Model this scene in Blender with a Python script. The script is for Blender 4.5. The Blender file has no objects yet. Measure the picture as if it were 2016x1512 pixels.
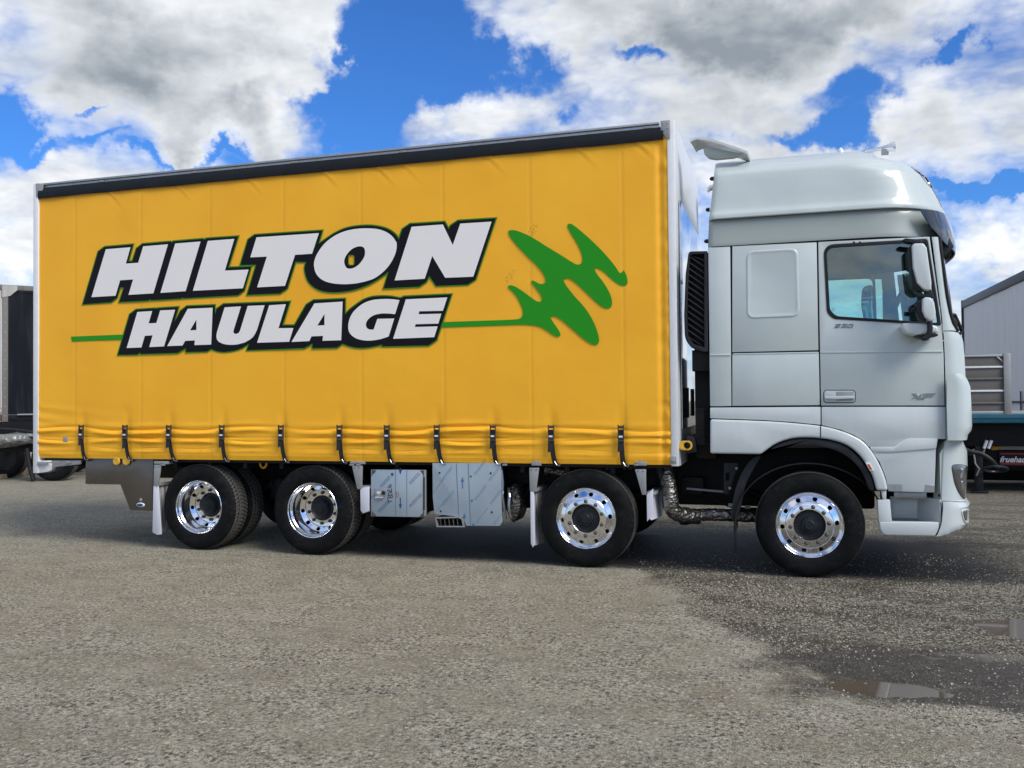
import bpy, bmesh, math, random
import numpy as np
from mathutils import Vector, Matrix
from mathutils.geometry import tessellate_polygon
from mathutils.bvhtree import BVHTree
from mathutils import noise as mnoise
random.seed(7)
rng = np.random.default_rng(7)
SC = bpy.context.scene
COL = SC.collection
R = math.radians

# ---------------------------------------------------------------- camera
FPX, YAW, PIT, ROL, CX, CY, CZ = 1750.9, -.2945, .0201, -.0096, .753, -8.530, 1.6249
_f = Vector((math.sin(YAW)*math.cos(PIT), math.cos(YAW)*math.cos(PIT), math.sin(PIT)))
_r0 = Vector((math.cos(YAW), -math.sin(YAW), 0)); _u0 = _r0.cross(_f)
_r = math.cos(ROL)*_r0 + math.sin(ROL)*_u0
_u = -math.sin(ROL)*_r0 + math.cos(ROL)*_u0
CAMP = Vector((CX, CY, CZ))
cam = bpy.data.cameras.new('camera'); camo = bpy.data.objects.new('camera', cam)
COL.objects.link(camo); SC.camera = camo
cam.sensor_width = 36; cam.lens = 36*FPX/2016; cam.clip_start = .05; cam.clip_end = 4000
camo.matrix_world = Matrix(((_r.x, _u.x, -_f.x, CX), (_r.y, _u.y, -_f.y, CY), (_r.z, _u.z, -_f.z, CZ), (0, 0, 0, 1)))

def ray(px, py): return _f + (px-1008)/FPX*_r - (py-756)/FPX*_u
def P(px, py, Y=0.):                      # photo pixel -> point on the vertical plane y = Y
    d = ray(px, py); return CAMP + d*((Y-CY)/d.y)
def G(px, py, Z=0.):                      # photo pixel -> point on the level z = Z
    d = ray(px, py); return CAMP + d*((Z-CZ)/d.z)
def proj(v):
    d = Vector(v)-CAMP; return 1008+FPX*d.dot(_r)/d.dot(_f), 756-FPX*d.dot(_u)/d.dot(_f)
def Z(px, py, Y=0.): return P(px, py, Y).z
def X(px, py, Y=0.): return P(px, py, Y).x

# ---------------------------------------------------------------- world and sun
SUN_AZ, SUN_EL = 117, 43                   # azimuth clockwise from +y
SC.view_settings.view_transform = 'Standard'; SC.view_settings.look = 'None'
SC.view_settings.exposure = 0.40; SC.view_settings.gamma = 1
SC.view_settings.use_curve_mapping = False

class NT:
    """tiny helper for writing node graphs as expressions"""
    def __init__(s, tree): s.t = tree; s.n = tree.nodes; s.l = tree.links; s.n.clear()
    def node(s, typ, **kw):
        n = s.n.new(typ)
        for k, v in kw.items(): setattr(n, k, v)
        return n
    def set(s, sock, v):
        if isinstance(v, bpy.types.NodeSocket): s.l.new(v, sock)
        elif v is not None:
            try: sock.default_value = v
            except Exception:
                sock.default_value = (v, v, v) if len(sock.default_value) == 3 else (v, v, v, 1)
    def m(s, op, a, b=None, c=None, clamp=False):
        n = s.node('ShaderNodeMath', operation=op, use_clamp=clamp)
        for i, v in enumerate((a, b, c)):
            if v is not None: s.set(n.inputs[i], v)
        return n.outputs[0]
    def v(s, op, a, b=None, sc=None):
        n = s.node('ShaderNodeVectorMath', operation=op); s.set(n.inputs[0], a)
        if b is not None: s.set(n.inputs[1], b)
        if sc is not None: s.set(n.inputs['Scale'], sc)
        return n.outputs['Value'] if op in ('LENGTH', 'DOT_PRODUCT', 'DISTANCE') else n.outputs[0]
    def noise(s, vec, scale, detail=2., rough=.5, dist=0., col=False, lac=2.):
        n = s.node('ShaderNodeTexNoise'); s.set(n.inputs['Vector'], vec)
        n.inputs['Scale'].default_value = scale; n.inputs['Detail'].default_value = detail
        n.inputs['Roughness'].default_value = rough; n.inputs['Distortion'].default_value = dist
        n.inputs['Lacunarity'].default_value = lac
        return n.outputs['Color' if col else 'Fac']
    def voro(s, vec, scale, feature='F1', out='Distance', rnd=1.):
        n = s.node('ShaderNodeTexVoronoi', feature=feature); s.set(n.inputs['Vector'], vec)
        n.inputs['Scale'].default_value = scale; n.inputs['Randomness'].default_value = rnd
        return n.outputs[out]
    def ramp(s, x, a, b, lo=0., hi=1., smooth=True):
        n = s.node('ShaderNodeMapRange'); n.interpolation_type = 'SMOOTHSTEP' if smooth else 'LINEAR'
        s.set(n.inputs['Value'], x)
        for k, v in zip(('From Min', 'From Max', 'To Min', 'To Max'), (a, b, lo, hi)): s.set(n.inputs[k], v)
        return n.outputs[0]
    def mix(s, fac, a, b, blend='MIX'):
        n = s.node('ShaderNodeMix', data_type='RGBA', blend_type=blend)
        s.set(n.inputs[0], fac)
        for i, v in ((6, a), (7, b)):
            if isinstance(v, (tuple, list)) and len(v) == 3: v = (*v, 1)
            s.set(n.inputs[i], v)
        return n.outputs[2]
    def xyz(s, vec):
        n = s.node('ShaderNodeSeparateXYZ'); s.set(n.inputs[0], vec); return n.outputs
    def comb(s, x, y, z):
        n = s.node('ShaderNodeCombineXYZ')
        for i, v in enumerate((x, y, z)): s.set(n.inputs[i], v)
        return n.outputs[0]

W = bpy.data.worlds.new('World'); SC.world = W; W.use_nodes = True
def make_world():
    t = NT(W.node_tree)
    d = t.node('ShaderNodeTexCoord').outputs['Generated']
    sx, sy, sz = t.xyz(d)
    az = t.m('ARCTAN2', sx, sy); el = t.m('ARCSINE', sz)
    ae = t.comb(az, el, 0.)
    w1 = t.noise(d, 7., 6, .6, col=True)
    ae = t.v('ADD', ae, t.v('MULTIPLY', t.v('SUBTRACT', w1, (.5, .5, .5)), (.30, .22, 0)))
    def AE(px, py):
        q = ray(px, py).normalized(); return math.atan2(q.x, q.y), math.asin(q.z)
    def blobs(lst, start):
        acc = start
        for px, py, rx, ry, amp in lst:
            a0, e0 = AE(px, py)
            a1, _ = AE(px+rx, py); _, e1 = AE(px, py-ry)
            q = t.v('SUBTRACT', ae, (a0, e0, 0)); q = t.v('MULTIPLY', q, (1/abs(a1-a0), 1/abs(e1-e0), 0))
            g = t.ramp(t.v('LENGTH', q), 1.25, 0., 0., amp)
            acc = t.m('ADD', acc, g)
        return acc
    # cloud space: direction, stretched so that clouds flatten towards the horizon
    k = t.m('ADD', t.m('ABSOLUTE', sz), .42)
    p = t.comb(t.m('DIVIDE', sx, k), t.m('DIVIDE', sy, k), t.m('MULTIPLY', sz, 2.0))
    wv = t.noise(p, 2.2, 3, .55, col=True)
    p2 = t.v('ADD', p, t.v('SCALE', t.v('SUBTRACT', wv, (.5, .5, .5)), sc=.10))
    cov = blobs([(780, 60, 150, 200, -.62), (950, 115, 130, 75, -.42), (740, 200, 85, 95, -.50), (700, 255, 70, 40, -.2), (860, 160, 90, 50, -.25),
                 (1620, 210, 150, 60, -.34), (1600, 278, 160, 36, -.45), (1740, 195, 70, 40, -.15), (1225, 148, 45, 26, -.30), (1910, 100, 55, 28, -.34),
                 (1970, 408, 140, 30, -.50), (15, 230, 75, 85, -.45), (90, 285, 90, 22, -.32), (190, 272, 70, 16, -.2), (400, 325, 170, 16, -.22), (170, 187, 50, 16, -.28),
                 (1085, 232, 40, 40, -.16), (1480, 300, 80, 25, -.2),
                 (300, 70, 400, 200, .34), (520, 235, 200, 120, .5), (140, 380, 200, 90, .12), (640, 95, 45, 45, .3),
                 (950, 255, 150, 65, .20), (1500, 20, 700, 120, .46), (1900, 270, 190, 110, .20), (1345, 230, 120, 70, .16),
                 (1960, 500, 150, 60, .16), (1750, 260, 50, 40, .16), (40, 480, 200, 90, .35), (1980, 540, 160, 50, .2)], .155)
    def billow(vec, sc):                     # rounded heads: folded noise at three sizes
        acc = None
        for s_, w in ((1., .5), (2.3, .3), (5.1, .2)):
            q = t.m('ABSOLUTE', t.m('SUBTRACT', t.noise(vec, sc*s_, 2, .5), .5)); q = t.m('MULTIPLY', q, 4*w)
            acc = q if acc is None else t.m('ADD', acc, q)
        return acc
    fb = t.noise(p2, 2.6, 10, .55)
    bi = billow(p2, 5.)
    dens = t.m('ADD', t.m('ADD', t.m('MULTIPLY', fb, 1.1), t.m('MULTIPLY', bi, .22)), cov)
    mask = t.ramp(dens, .575, .95)
    # relief: difference to the density a step towards the light (up and to the right)
    off = t.v('ADD', p2, (.035, .0, .06))
    fl = t.noise(p2, 3.2, 5, .5)
    rel = t.m('MULTIPLY', t.m('SUBTRACT', fl, t.noise(off, 3.2, 5, .5)), 3.2)
    off2 = t.v('ADD', p2, (.014, .0, .022))
    rel2 = t.m('MULTIPLY', t.m('SUBTRACT', bi, billow(off2, 5.)), .6)
    thick = t.ramp(dens, .74, 1.18)
    dark = blobs([(1500, 10, 800, 170, .75), (1900, 340, 240, 90, .95), (430, 290, 260, 60, .8),
                  (160, 230, 220, 80, .6), (230, 110, 400, 150, .95), (1120, 120, 250, 70, .15), (1800, 190, 200, 50, .1),
                  (520, 190, 200, 60, -.5), (640, 260, 60, 80, -.35), (130, 360, 260, 90, -.5), (1990, 130, 160, 80, -.3),
                  (1380, 215, 120, 60, -.45), (1950, 500, 180, 90, -.5), (1740, 265, 60, 60, -.35), (60, 60, 200, 120, -.15),
                  (880, 250, 200, 60, -.2)], .30)
    lo = t.noise(p, 1.3, 4, .5)
    dk = t.m('ADD', t.m('MULTIPLY', dark, thick), t.m('MULTIPLY', t.m('SUBTRACT', lo, .5), 1.1))
    dk = t.m('SUBTRACT', dk, t.m('ADD', rel, rel2))
    dk = t.ramp(dk, -.28, 1.35, smooth=False)
    cc = t.mix(dk, (.765, .785, .81), (.225, .26, .30))
    # thin cloud edges take up the blue behind them
    sky = t.node('ShaderNodeTexSky', sky_type='NISHITA'); sky.sun_disc = False
    sky.sun_elevation = R(SUN_EL); sky.sun_rotation = R(SUN_AZ); sky.air_density = 1.0
    sky.dust_density = .3; sky.ozone_density = 2.2
    skc = t.mix(1., sky.outputs[0], (.30, .675, 1.22), 'MULTIPLY')
    b1 = t.node('ShaderNodeBackground'); t.set(b1.inputs[0], skc); b1.inputs[1].default_value = .10
    b2 = t.node('ShaderNodeBackground'); t.set(b2.inputs[0], cc); b2.inputs[1].default_value = 1.0
    # close to the horizon the cloud decks merge into a pale band
    mask = t.m('MAXIMUM', mask, t.ramp(el, .10, .0, 0., .8))
    mx = t.node('ShaderNodeMixShader'); t.set(mx.inputs[0], mask)
    t.l.new(b1.outputs[0], mx.inputs[1]); t.l.new(b2.outputs[0], mx.inputs[2])
    o = t.node('ShaderNodeOutputWorld'); t.l.new(mx.outputs[0], o.inputs[0])
make_world()

sun = bpy.data.lights.new('sun', 'SUN'); suno = bpy.data.objects.new('sun', sun); COL.objects.link(suno)
sun.energy = 2.5; sun.angle = R(28); sun.color = (1, .95, .87)
sd = Vector((math.sin(R(SUN_AZ))*math.cos(R(SUN_EL)), math.cos(R(SUN_AZ))*math.cos(R(SUN_EL)), math.sin(R(SUN_EL))))
suno.rotation_euler = sd.to_track_quat('Z', 'Y').to_euler(); suno.location = (6, -2, 12)
# ---------------------------------------------------------------- materials
def material(name, col=(.5, .5, .5), rough=.5, metal=0., spec=.5, coat=0., build=None):
    m = bpy.data.materials.new(name); m.use_nodes = True
    t = NT(m.node_tree); b = t.node('ShaderNodeBsdfPrincipled'); o = t.node('ShaderNodeOutputMaterial')
    t.l.new(b.outputs[0], o.inputs[0])
    b.inputs['Base Color'].default_value = (*col, 1); b.inputs['Roughness'].default_value = rough
    b.inputs['Metallic'].default_value = metal; b.inputs['Specular IOR Level'].default_value = spec
    b.inputs['Coat Weight'].default_value = coat; b.inputs['Coat Roughness'].default_value = .09
    if build: build(t, b, o)
    return m
def pos(t): return t.node('ShaderNodeNewGeometry').outputs['Position']
def objc(t): return t.node('ShaderNodeTexCoord').outputs['Object']
def bump(t, b, h, dist=.01, strength=1., prev=None, coat=False):
    n = t.node('ShaderNodeBump'); t.set(n.inputs['Height'], h)
    n.inputs['Distance'].default_value = dist; n.inputs['Strength'].default_value = strength
    if prev: t.l.new(prev, n.inputs['Normal'])
    t.l.new(n.outputs[0], b.inputs['Normal'])
    if coat: t.l.new(n.outputs[0], b.inputs['Coat Normal'])
    return n.outputs[0]
def grimy(col, amt=.25, scale=6., rough=.5, rv=.15, dirt=(.16, .14, .11), bmp=0., wob=0.):
    """paint or plastic with soft uneven dirt and roughness"""
    def f(t, b, o):
        p = pos(t)
        n = t.noise(p, scale, 6, .6); n2 = t.noise(t.v('MULTIPLY', p, (1, 1, .25)), scale*5, 4, .6)
        k = t.m('MULTIPLY', t.ramp(t.m('ADD', t.m('MULTIPLY', n, .6), t.m('MULTIPLY', n2, .4)), .42, .75), amt)
        t.set(b.inputs['Base Color'], t.mix(k, col, dirt))
        t.set(b.inputs['Roughness'], t.m('ADD', t.m('MULTIPLY', n, rv), rough-rv*.5))
        pr = None
        if wob: pr = bump(t, b, t.noise(p, 1.3, 2, .45), .03*wob, 1., None, True)
        if bmp: bump(t, b, t.noise(p, 160, 3, .6), .001*bmp, 1., pr)
    return f
M = {}
M['paint'] = material('white_paint', (.56, .61, .63), .30, coat=.45, build=grimy((.51, .565, .545), .05, 3., .42, .06, wob=1.))
M['paint_plain'] = material('white_plastic_paint', (.60, .645, .66), .34, coat=.6, build=grimy((.58, .62, .605), .07, 4., .34, .08))
M['band'] = material('grey_fairing_band', (.36, .38, .385), .35, coat=.5, build=grimy((.30, .335, .305), .06, 3., .35, .06, wob=.3))
M['black'] = material('black_plastic', (.011, .012, .014), .5, spec=.35, build=grimy((.011, .012, .014), .25, 8, .5, .2, dirt=(.05, .05, .05)))
M['seam'] = material('dark_seam', (.006, .006, .007), .8)
M['under'] = material('underbody_black', (.007, .007, .008), .6, spec=.25, build=grimy((.007, .007, .008), .5, 12, .6, .2, dirt=(.025, .022, .02)))
M['gloss'] = material('smoked_visor', (.012, .012, .013), .08, coat=1.)
M['chrome'] = material('polished_aluminium', (.86, .87, .89), .10, 1., build=grimy((.86, .87, .89), .15, 14, .12, .08, dirt=(.5, .48, .44)))
M['alu'] = material('brushed_aluminium', (.42, .43, .43), .42, .8, build=grimy((.42, .43, .43), .35, 10, .42, .15, dirt=(.2, .19, .18)))
M['galv'] = material('grey_metal', (.33, .335, .33), .5, .3, build=grimy((.33, .335, .33), .3, 14, .5, .15))
M['rubber'] = None
M['nut'] = material('dull_nut', (.085, .075, .06), .5, .3)
M['hub'] = material('black_hub', (.010, .012, .015), .5, spec=.3, build=grimy((.010, .012, .015), .3, 20, .5, .2, dirt=(.05, .05, .05)))
M['webbing'] = material('black_webbing', (.014, .014, .015), .7)
M['white_print'] = material('white_print', (.81, .765, .73), .4, spec=.25)
M['black_print'] = material('black_print', (.006, .006, .008), .45, spec=.14)
M['green_print'] = material('green_print', (.022, .27, .014), .45, spec=.12)
M['green_edge'] = material('green_edge_print', (.045, .21, .015), .45, spec=.12)
M['yellow_ring'] = material('yellow_ring', (.72, .40, .02), .5, build=grimy((.72, .40, .02), .4, 20, .5, .1))
M['ink'] = material('blue_ink', (.012, .07, .22), .4)
M['inkpale'] = material('pale_blue_ink', (.06, .17, .30), .4)
M['redink'] = material('red_ink', (.32, .03, .08), .4)
M['marker'] = material('black_marker', (.008, .008, .012), .4)
M['orange'] = material('amber_lens', (.55, .10, .01), .15)
M['badge'] = material('chrome_badge', (.30, .31, .32), .22, .9)
M['white_metal'] = material('white_powder_coat', (.72, .73, .73), .35, build=grimy((.72, .73, .73), .12, 8, .35, .1))
M['interior'] = material('cab_interior', (.035, .038, .036), .8)
M['seat'] = material('seat_fabric', (.06, .058, .05), .9)
M['wood'] = material('timber', (.30, .22, .14), .8, build=grimy((.30, .22, .14), .4, 20, .8, .1))
def yellow_vinyl(t, b, o):
    p = pos(t); x, y, z = t.xyz(p)
    n = t.noise(p, 1.1, 3, .5); n2 = t.noise(t.v('MULTIPLY', p, (1, 1, 3)), 7, 5, .6)
    c = t.mix(t.ramp(n, .3, .7), (.92, .435, .020), (.95, .47, .023))
    # welded seams between the vertical widths of vinyl
    sm = t.m('ABSOLUTE', t.m('SUBTRACT', t.m('FRACT', t.m('DIVIDE', t.m('ADD', x, 8.14), .93)), .5))
    sm = t.ramp(t.m('SUBTRACT', .5, sm), .0, .035, 1., 0.)
    c = t.mix(t.m('MULTIPLY', sm, .12), c, (.58, .28, .025))
    grime = t.m('MULTIPLY', t.ramp(n2, .55, .8), t.ramp(z, 1.6, 1.0, .06, .42))
    c = t.mix(grime, c, (.34, .20, .06))
    # two smudges beside the green motif
    for (px, py) in ((1048, 455), (1004, 545)):
        q = P(px, py); dd = t.v('SUBTRACT', p, (q.x, q.y, q.z)); dd = t.v('MULTIPLY', dd, (13, 0, 8))
        dd = t.v('ADD', dd, t.v('MULTIPLY', t.comb(t.m('MULTIPLY', t.m('SUBTRACT', z, q.z), -6.), 0., 0.), (1, 0, 0)))
        k = t.m('MULTIPLY', t.ramp(t.v('LENGTH', dd), .75, .35), t.ramp(t.noise(p, 60, 4, .7), .5, .62))
        c = t.mix(t.m('MULTIPLY', k, .75), c, (.22, .12, .03))
    t.set(b.inputs['Base Color'], c)
    t.set(b.inputs['Roughness'], t.m('ADD', .40, t.m('MULTIPLY', n2, .14)))
    pr = bump(t, b, t.noise(t.v('MULTIPLY', p, (.8, 1, .8)), 1.6, 3, .5), .03, .6)
    pr = bump(t, b, t.m('MULTIPLY', sm, -1.), .002, 1., pr)
    wv = t.m('ADD', t.m('SINE', t.m('MULTIPLY', x, 1500.)), t.m('SINE', t.m('MULTIPLY', z, 1500.)))
    bump(t, b, t.m('ADD', t.m('MULTIPLY', wv, .2), t.m('MULTIPLY', t.noise(p, 70, 3, .6), 1.)), .0016, .5, pr)
M['yellow'] = material('yellow_vinyl_curtain', spec=.28, build=yellow_vinyl)
def rubber(t, b, o):
    p = objc(t); n = t.noise(p, 9, 6, .65); x, y, z = t.xyz(p)
    rr = t.m('SQRT', t.m('ADD', t.m('MULTIPLY', x, x), t.m('MULTIPLY', z, z)))
    tread = t.ramp(rr, .4705, .4765)  # tread blocks coloured paler, grooves left dark, so the blocks look lit
    c = t.mix(t.ramp(n, .45, .8), (.005, .0055, .006), (.017, .0165, .015))
    c = t.mix(t.m('MULTIPLY', tread, t.m('ADD', .35, t.m('MULTIPLY', n, .6))), c, (.13, .122, .105))
    # pale scuffs on the sidewall
    q = t.v('ADD', t.v('MULTIPLY', p, (14, 1, 3.)), t.v('SCALE', t.noise(p, 5, 2, .5, col=True), sc=5.))
    sc = t.m('ABSOLUTE', t.m('SUBTRACT', t.noise(q, 1.5, 2, .5), .5))
    sc = t.m('MULTIPLY', t.ramp(sc, .006, .0, 0., 1.), t.ramp(t.noise(p, 3.5, 2, .5), .52, .62))
    c = t.mix(t.m('MULTIPLY', sc, .5), c, (.11, .12, .12))
    t.set(b.inputs['Base Color'], c); t.set(b.inputs['Roughness'], t.m('ADD', .5, t.m('MULTIPLY', n, .25)))
    ring = t.m('SINE', t.m('MULTIPLY', rr, 520.))
    bump(t, b, t.m('ADD', t.m('MULTIPLY', ring, t.m('MULTIPLY', t.ramp(rr, .43, .44), t.ramp(rr, .46, .455))), t.noise(p, 90, 4, .6)), .0012, .6)
M['rubber'] = material('tyre_rubber', spec=.12, build=rubber)
def filmed_steel(t, b, o):
    p = pos(t); x, y, z = t.xyz(p)
    n = t.noise(p, 3, 3, .5)
    c = t.mix(t.ramp(n, .3, .7), (.30, .37, .42), (.36, .41, .45))
    t.set(b.inputs['Base Color'], c); t.set(b.inputs['Roughness'], t.m('ADD', .26, t.m('MULTIPLY', n, .1)))
    bump(t, b, t.noise(t.v('MULTIPLY', p, (1, 1, .3)), 6, 3, .5), .006, .7)
M['film'] = material('steel_under_blue_film', metal=.15, build=filmed_steel)
def darksteel(t, b, o):
    p = pos(t); n = t.noise(p, 2.2, 4, .5)
    t.set(b.inputs['Base Color'], t.mix(n, (.12, .105, .09), (.17, .155, .14)))
    t.set(b.inputs['Roughness'], t.m('ADD', .22, t.m('MULTIPLY', n, .12)))
    bump(t, b, t.noise(t.v('MULTIPLY', p, (.4, 1, 1)), 9, 3, .5), .004, .6)
M['darksteel'] = material('bright_annealed_steel', metal=.75, build=darksteel)
def foil(t, b, o):
    p = pos(t); n = t.noise(p, 14, 6, .7)
    t.set(b.inputs['Base Color'], t.mix(t.ramp(n, .4, .7), (.32, .30, .26), (.10, .09, .075)))
    t.set(b.inputs['Roughness'], t.m('ADD', .2, t.m('MULTIPLY', n, .25)))
    cr = t.voro(t.v('MULTIPLY', p, (1, 1, 1.4)), 26, 'F1')
    bump(t, b, t.m('ADD', cr, t.m('MULTIPLY', t.noise(p, 40, 4, .6), .5)), .012, 1.)
M['foil'] = material('crinkled_heat_foil', metal=.9, build=foil)
def dirty_flap(t, b, o):
    p = pos(t); x, y, z = t.xyz(p)
    st = t.noise(t.v('MULTIPLY', p, (14, 14, 1.2)), 2.2, 6, .65)
    k = t.m('MULTIPLY', t.ramp(st, .42, .62), t.ramp(y, .02, .14, .15, .95))
    t.set(b.inputs['Base Color'], t.mix(k, (.62, .62, .64), (.17, .13, .10)))
    b.inputs['Roughness'].default_value = .55
    bump(t, b, t.noise(p, 60, 3), .002, .5)
M['flap'] = material('white_mudflap', build=dirty_flap)
M['flap_clean'] = material('clean_white_mudflap', (.62, .62, .68), .45)
def glassy(tint, refl, rough=.0):
    def f(t, b, o):
        tr = t.node('ShaderNodeBsdfTransparent'); t.set(tr.inputs[0], (*tint, 1))
        g = t.node('ShaderNodeBsdfGlossy'); g.inputs['Roughness'].default_value = rough
        g.inputs['Color'].default_value = (1, 1, 1, 1)
        fr = t.node('ShaderNodeFresnel'); fr.inputs['IOR'].default_value = 1.5
        k = t.m('ADD', t.m('MULTIPLY', fr.outputs[0], 1.3), refl, clamp=True)
        mx = t.node('ShaderNodeMixShader'); t.set(mx.inputs[0], k)
        t.l.new(tr.outputs[0], mx.inputs[1]); t.l.new(g.outputs[0], mx.inputs[2]); t.l.new(mx.outputs[0], o.inputs[0])
    return f
M['glass'] = material('green_tinted_glass', build=glassy((.74, .90, .875), .06))
M['buckle'] = material('dark_buckle_metal', (.09, .085, .08), .4, .7)
M['lens'] = material('clear_lens', build=glassy((.75, .75, .75), .04))
M['lamp'] = material('grey_lamp_body', (.09, .085, .08), .25, .3, coat=1.)
M['mirror'] = material('mirror_face', (.8, .82, .84), .02, 1.)

# ---------------------------------------------------------------- mesh helpers
class MB:
    def __init__(s): s.v = []; s.f = []
    def add(s, vs, fs):
        o = len(s.v); s.v += [tuple(v) for v in vs]; s.f += [tuple(i+o for i in f) for f in fs]; return s
    def box(s, lo, hi):
        (a, b, c), (d, e, f) = lo, hi
        a, d = min(a, d), max(a, d); b, e = min(b, e), max(b, e); c, f = min(c, f), max(c, f)
        return s.add([(a, b, c), (d, b, c), (d, e, c), (a, e, c), (a, b, f), (d, b, f), (d, e, f), (a, e, f)],
                     [(0, 3, 2, 1), (4, 5, 6, 7), (0, 1, 5, 4), (1, 2, 6, 5), (2, 3, 7, 6), (3, 0, 4, 7)])
    def prism(s, pts, y0, y1, holes=()):
        """outline in (x, z), extruded from y0 to y1"""
        loops = [list(pts)]+[list(h) for h in holes]
        if not holes:
            n = len(pts)
            ar = sum(pts[i][0]*pts[(i+1) % n][1]-pts[(i+1) % n][0]*pts[i][1] for i in range(n))
            if ar < 0: pts = list(reversed(pts))
            vs = [(p[0], y0, p[1]) for p in pts]+[(p[0], y1, p[1]) for p in pts]
            fs = [tuple(range(n)), tuple(range(2*n-1, n-1, -1))]+[(i, i+n, (i+1) % n+n, (i+1) % n) for i in range(n)]
            return s.add(vs, fs)
        tris = tessellate_polygon([[Vector((p[0], p[1], 0)) for p in l] for l in loops])
        fl = [p for l in loops for p in l]; n = len(fl)
        vs = [(p[0], y0, p[1]) for p in fl]+[(p[0], y1, p[1]) for p in fl]
        fs = [tuple(t_) for t_ in tris]+[tuple(i+n for i in reversed(t_)) for t_ in tris]
        o = 0
        for l in loops:
            k = len(l)
            fs += [(o+i, o+(i+1) % k, o+(i+1) % k+n, o+i+n) for i in range(k)]; o += k
        return s.add(vs, fs)
    def lathe(s, prof, c=(0, 0, 0), seg=64, axis='y', closed=False):
        """profile of (radius, along); revolved about the axis through c"""
        n = len(prof); vs = []
        for k in range(seg):
            a = 2*math.pi*k/seg; ca, sa = math.cos(a), math.sin(a)
            for r_, h in prof:
                q = {'y': (r_*ca, h, r_*sa), 'z': (r_*ca, r_*sa, h), 'x': (h, r_*ca, r_*sa)}[axis]
                vs.append((c[0]+q[0], c[1]+q[1], c[2]+q[2]))
        fs = []
        for k in range(seg):
            k2 = (k+1) % seg
            for i in range(n-1 if not closed else n):
                j = (i+1) % n; fs.append((k*n+i, k*n+j, k2*n+j, k2*n+i))
        if not closed:
            if prof[0][0] > 1e-6: fs.append(tuple(k*n for k in range(seg)))
            if prof[-1][0] > 1e-6: fs.append(tuple(k*n+n-1 for k in reversed(range(seg))))
        return s.add(vs, fs)
    def tube(s, path, r, seg=10, cap=True):
        path = [Vector(p) for p in path]; n = len(path); rs = r if isinstance(r, (list, tuple)) else [r]*n
        vs = []; up = Vector((0, 0, 1)); prev = None
        for i, p in enumerate(path):
            t_ = (path[min(i+1, n-1)]-path[max(i-1, 0)]).normalized()
            if prev is None:
                a = t_.orthogonal().normalized()
            else:
                a = (prev-t_*prev.dot(t_)).normalized()
            prev = a; b = t_.cross(a)
            for k in range(seg):
                w = 2*math.pi*k/seg; vs.append(p+(a*math.cos(w)+b*math.sin(w))*rs[i])
        fs = [(i*seg+k, i*seg+(k+1) % seg, (i+1)*seg+(k+1) % seg, (i+1)*seg+k) for i in range(n-1) for k in range(seg)]
        if cap: fs += [tuple(reversed(range(seg))), tuple(range((n-1)*seg, n*seg))]
        return s.add(vs, fs)
    def grid(s, rows):
        h, w = len(rows), len(rows[0])
        return s.add([p for r_ in rows for p in r_],
                     [(i*w+j, i*w+j+1, (i+1)*w+j+1, (i+1)*w+j) for i in range(h-1) for j in range(w-1)])
    def mesh(s, name, bevel=0., seg=2, smooth=35, solid=0., merge=False):
        me = bpy.data.meshes.new(name); me.from_pydata([tuple(v) for v in s.v], [], s.f)
        if bevel or solid or merge:
            bm = bmesh.new(); bm.from_mesh(me)
            if merge: bmesh.ops.remove_doubles(bm, verts=bm.verts, dist=1e-5)
            bmesh.ops.recalc_face_normals(bm, faces=bm.faces)
            if solid: bmesh.ops.solidify(bm, geom=bm.faces[:], thickness=solid)
            if bevel:
                bm.normal_update()
                es = [e for e in bm.edges if len(e.link_faces) == 2 and e.calc_face_angle(0) > R(30)]
                bmesh.ops.bevel(bm, geom=es, offset=bevel, segments=seg, affect='EDGES', profile=.5, clamp_overlap=True)
            bm.to_mesh(me); bm.free()
        else:
            bm = bmesh.new(); bm.from_mesh(me); bmesh.ops.recalc_face_normals(bm, faces=bm.faces); bm.to_mesh(me); bm.free()
        if smooth:
            me.shade_smooth(); me.set_sharp_from_angle(angle=R(smooth))
        me.update(); return me

FP = {}                                     # where each object's origin lies in its thing's frame
def put(name, mesh, mat, parent=None, at=(0, 0, 0), label=None):
    if isinstance(mesh, MB): mesh = mesh.mesh(name)
    if mesh is not None and mat is not None and not len(mesh.materials): mesh.materials.append(M[mat] if isinstance(mat, str) else mat)
    o = bpy.data.objects.new(name, mesh); COL.objects.link(o)
    FP[o] = Vector(at)
    if parent: o.parent = parent; o.location = FP[o]-FP[parent]
    else: o.location = at
    if label: o['label'] = label
    return o
def thing(name, label, cat, at=(0, 0, 0), rotz=0., group=None, frame=None, mesh=None, mat=None):
    o = put(name, mesh, mat, None, at); o['label'] = label; o['category'] = cat
    o.rotation_euler.z = rotz
    if frame is not None: FP[o] = Vector(frame)
    if group: o['group'] = group
    return o
def kind(o, k): o['kind'] = k; return o
def copy_sub(o, parent, at):
    """copy a part with its sub-parts to a new place in the thing's frame"""
    c = o.copy(); COL.objects.link(c); c.parent = parent; FP[c] = Vector(at); c.location = FP[c]-FP[parent]
    for ch in list(o.children):
        d = ch.copy(); COL.objects.link(d); d.parent = c; FP[d] = FP[c]+(FP[ch]-FP[o]); d.location = ch.location
    return c
def rrect(x0, z0, x1, z1, r, n=6):
    out = []
    for cx, cz, a0 in ((x1-r, z1-r, 0), (x0+r, z1-r, 90), (x0+r, z0+r, 180), (x1-r, z0+r, 270)):
        for k in range(n+1):
            a = R(a0+90*k/n); out.append((cx+r*math.cos(a), cz+r*math.sin(a)))
    return out
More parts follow.
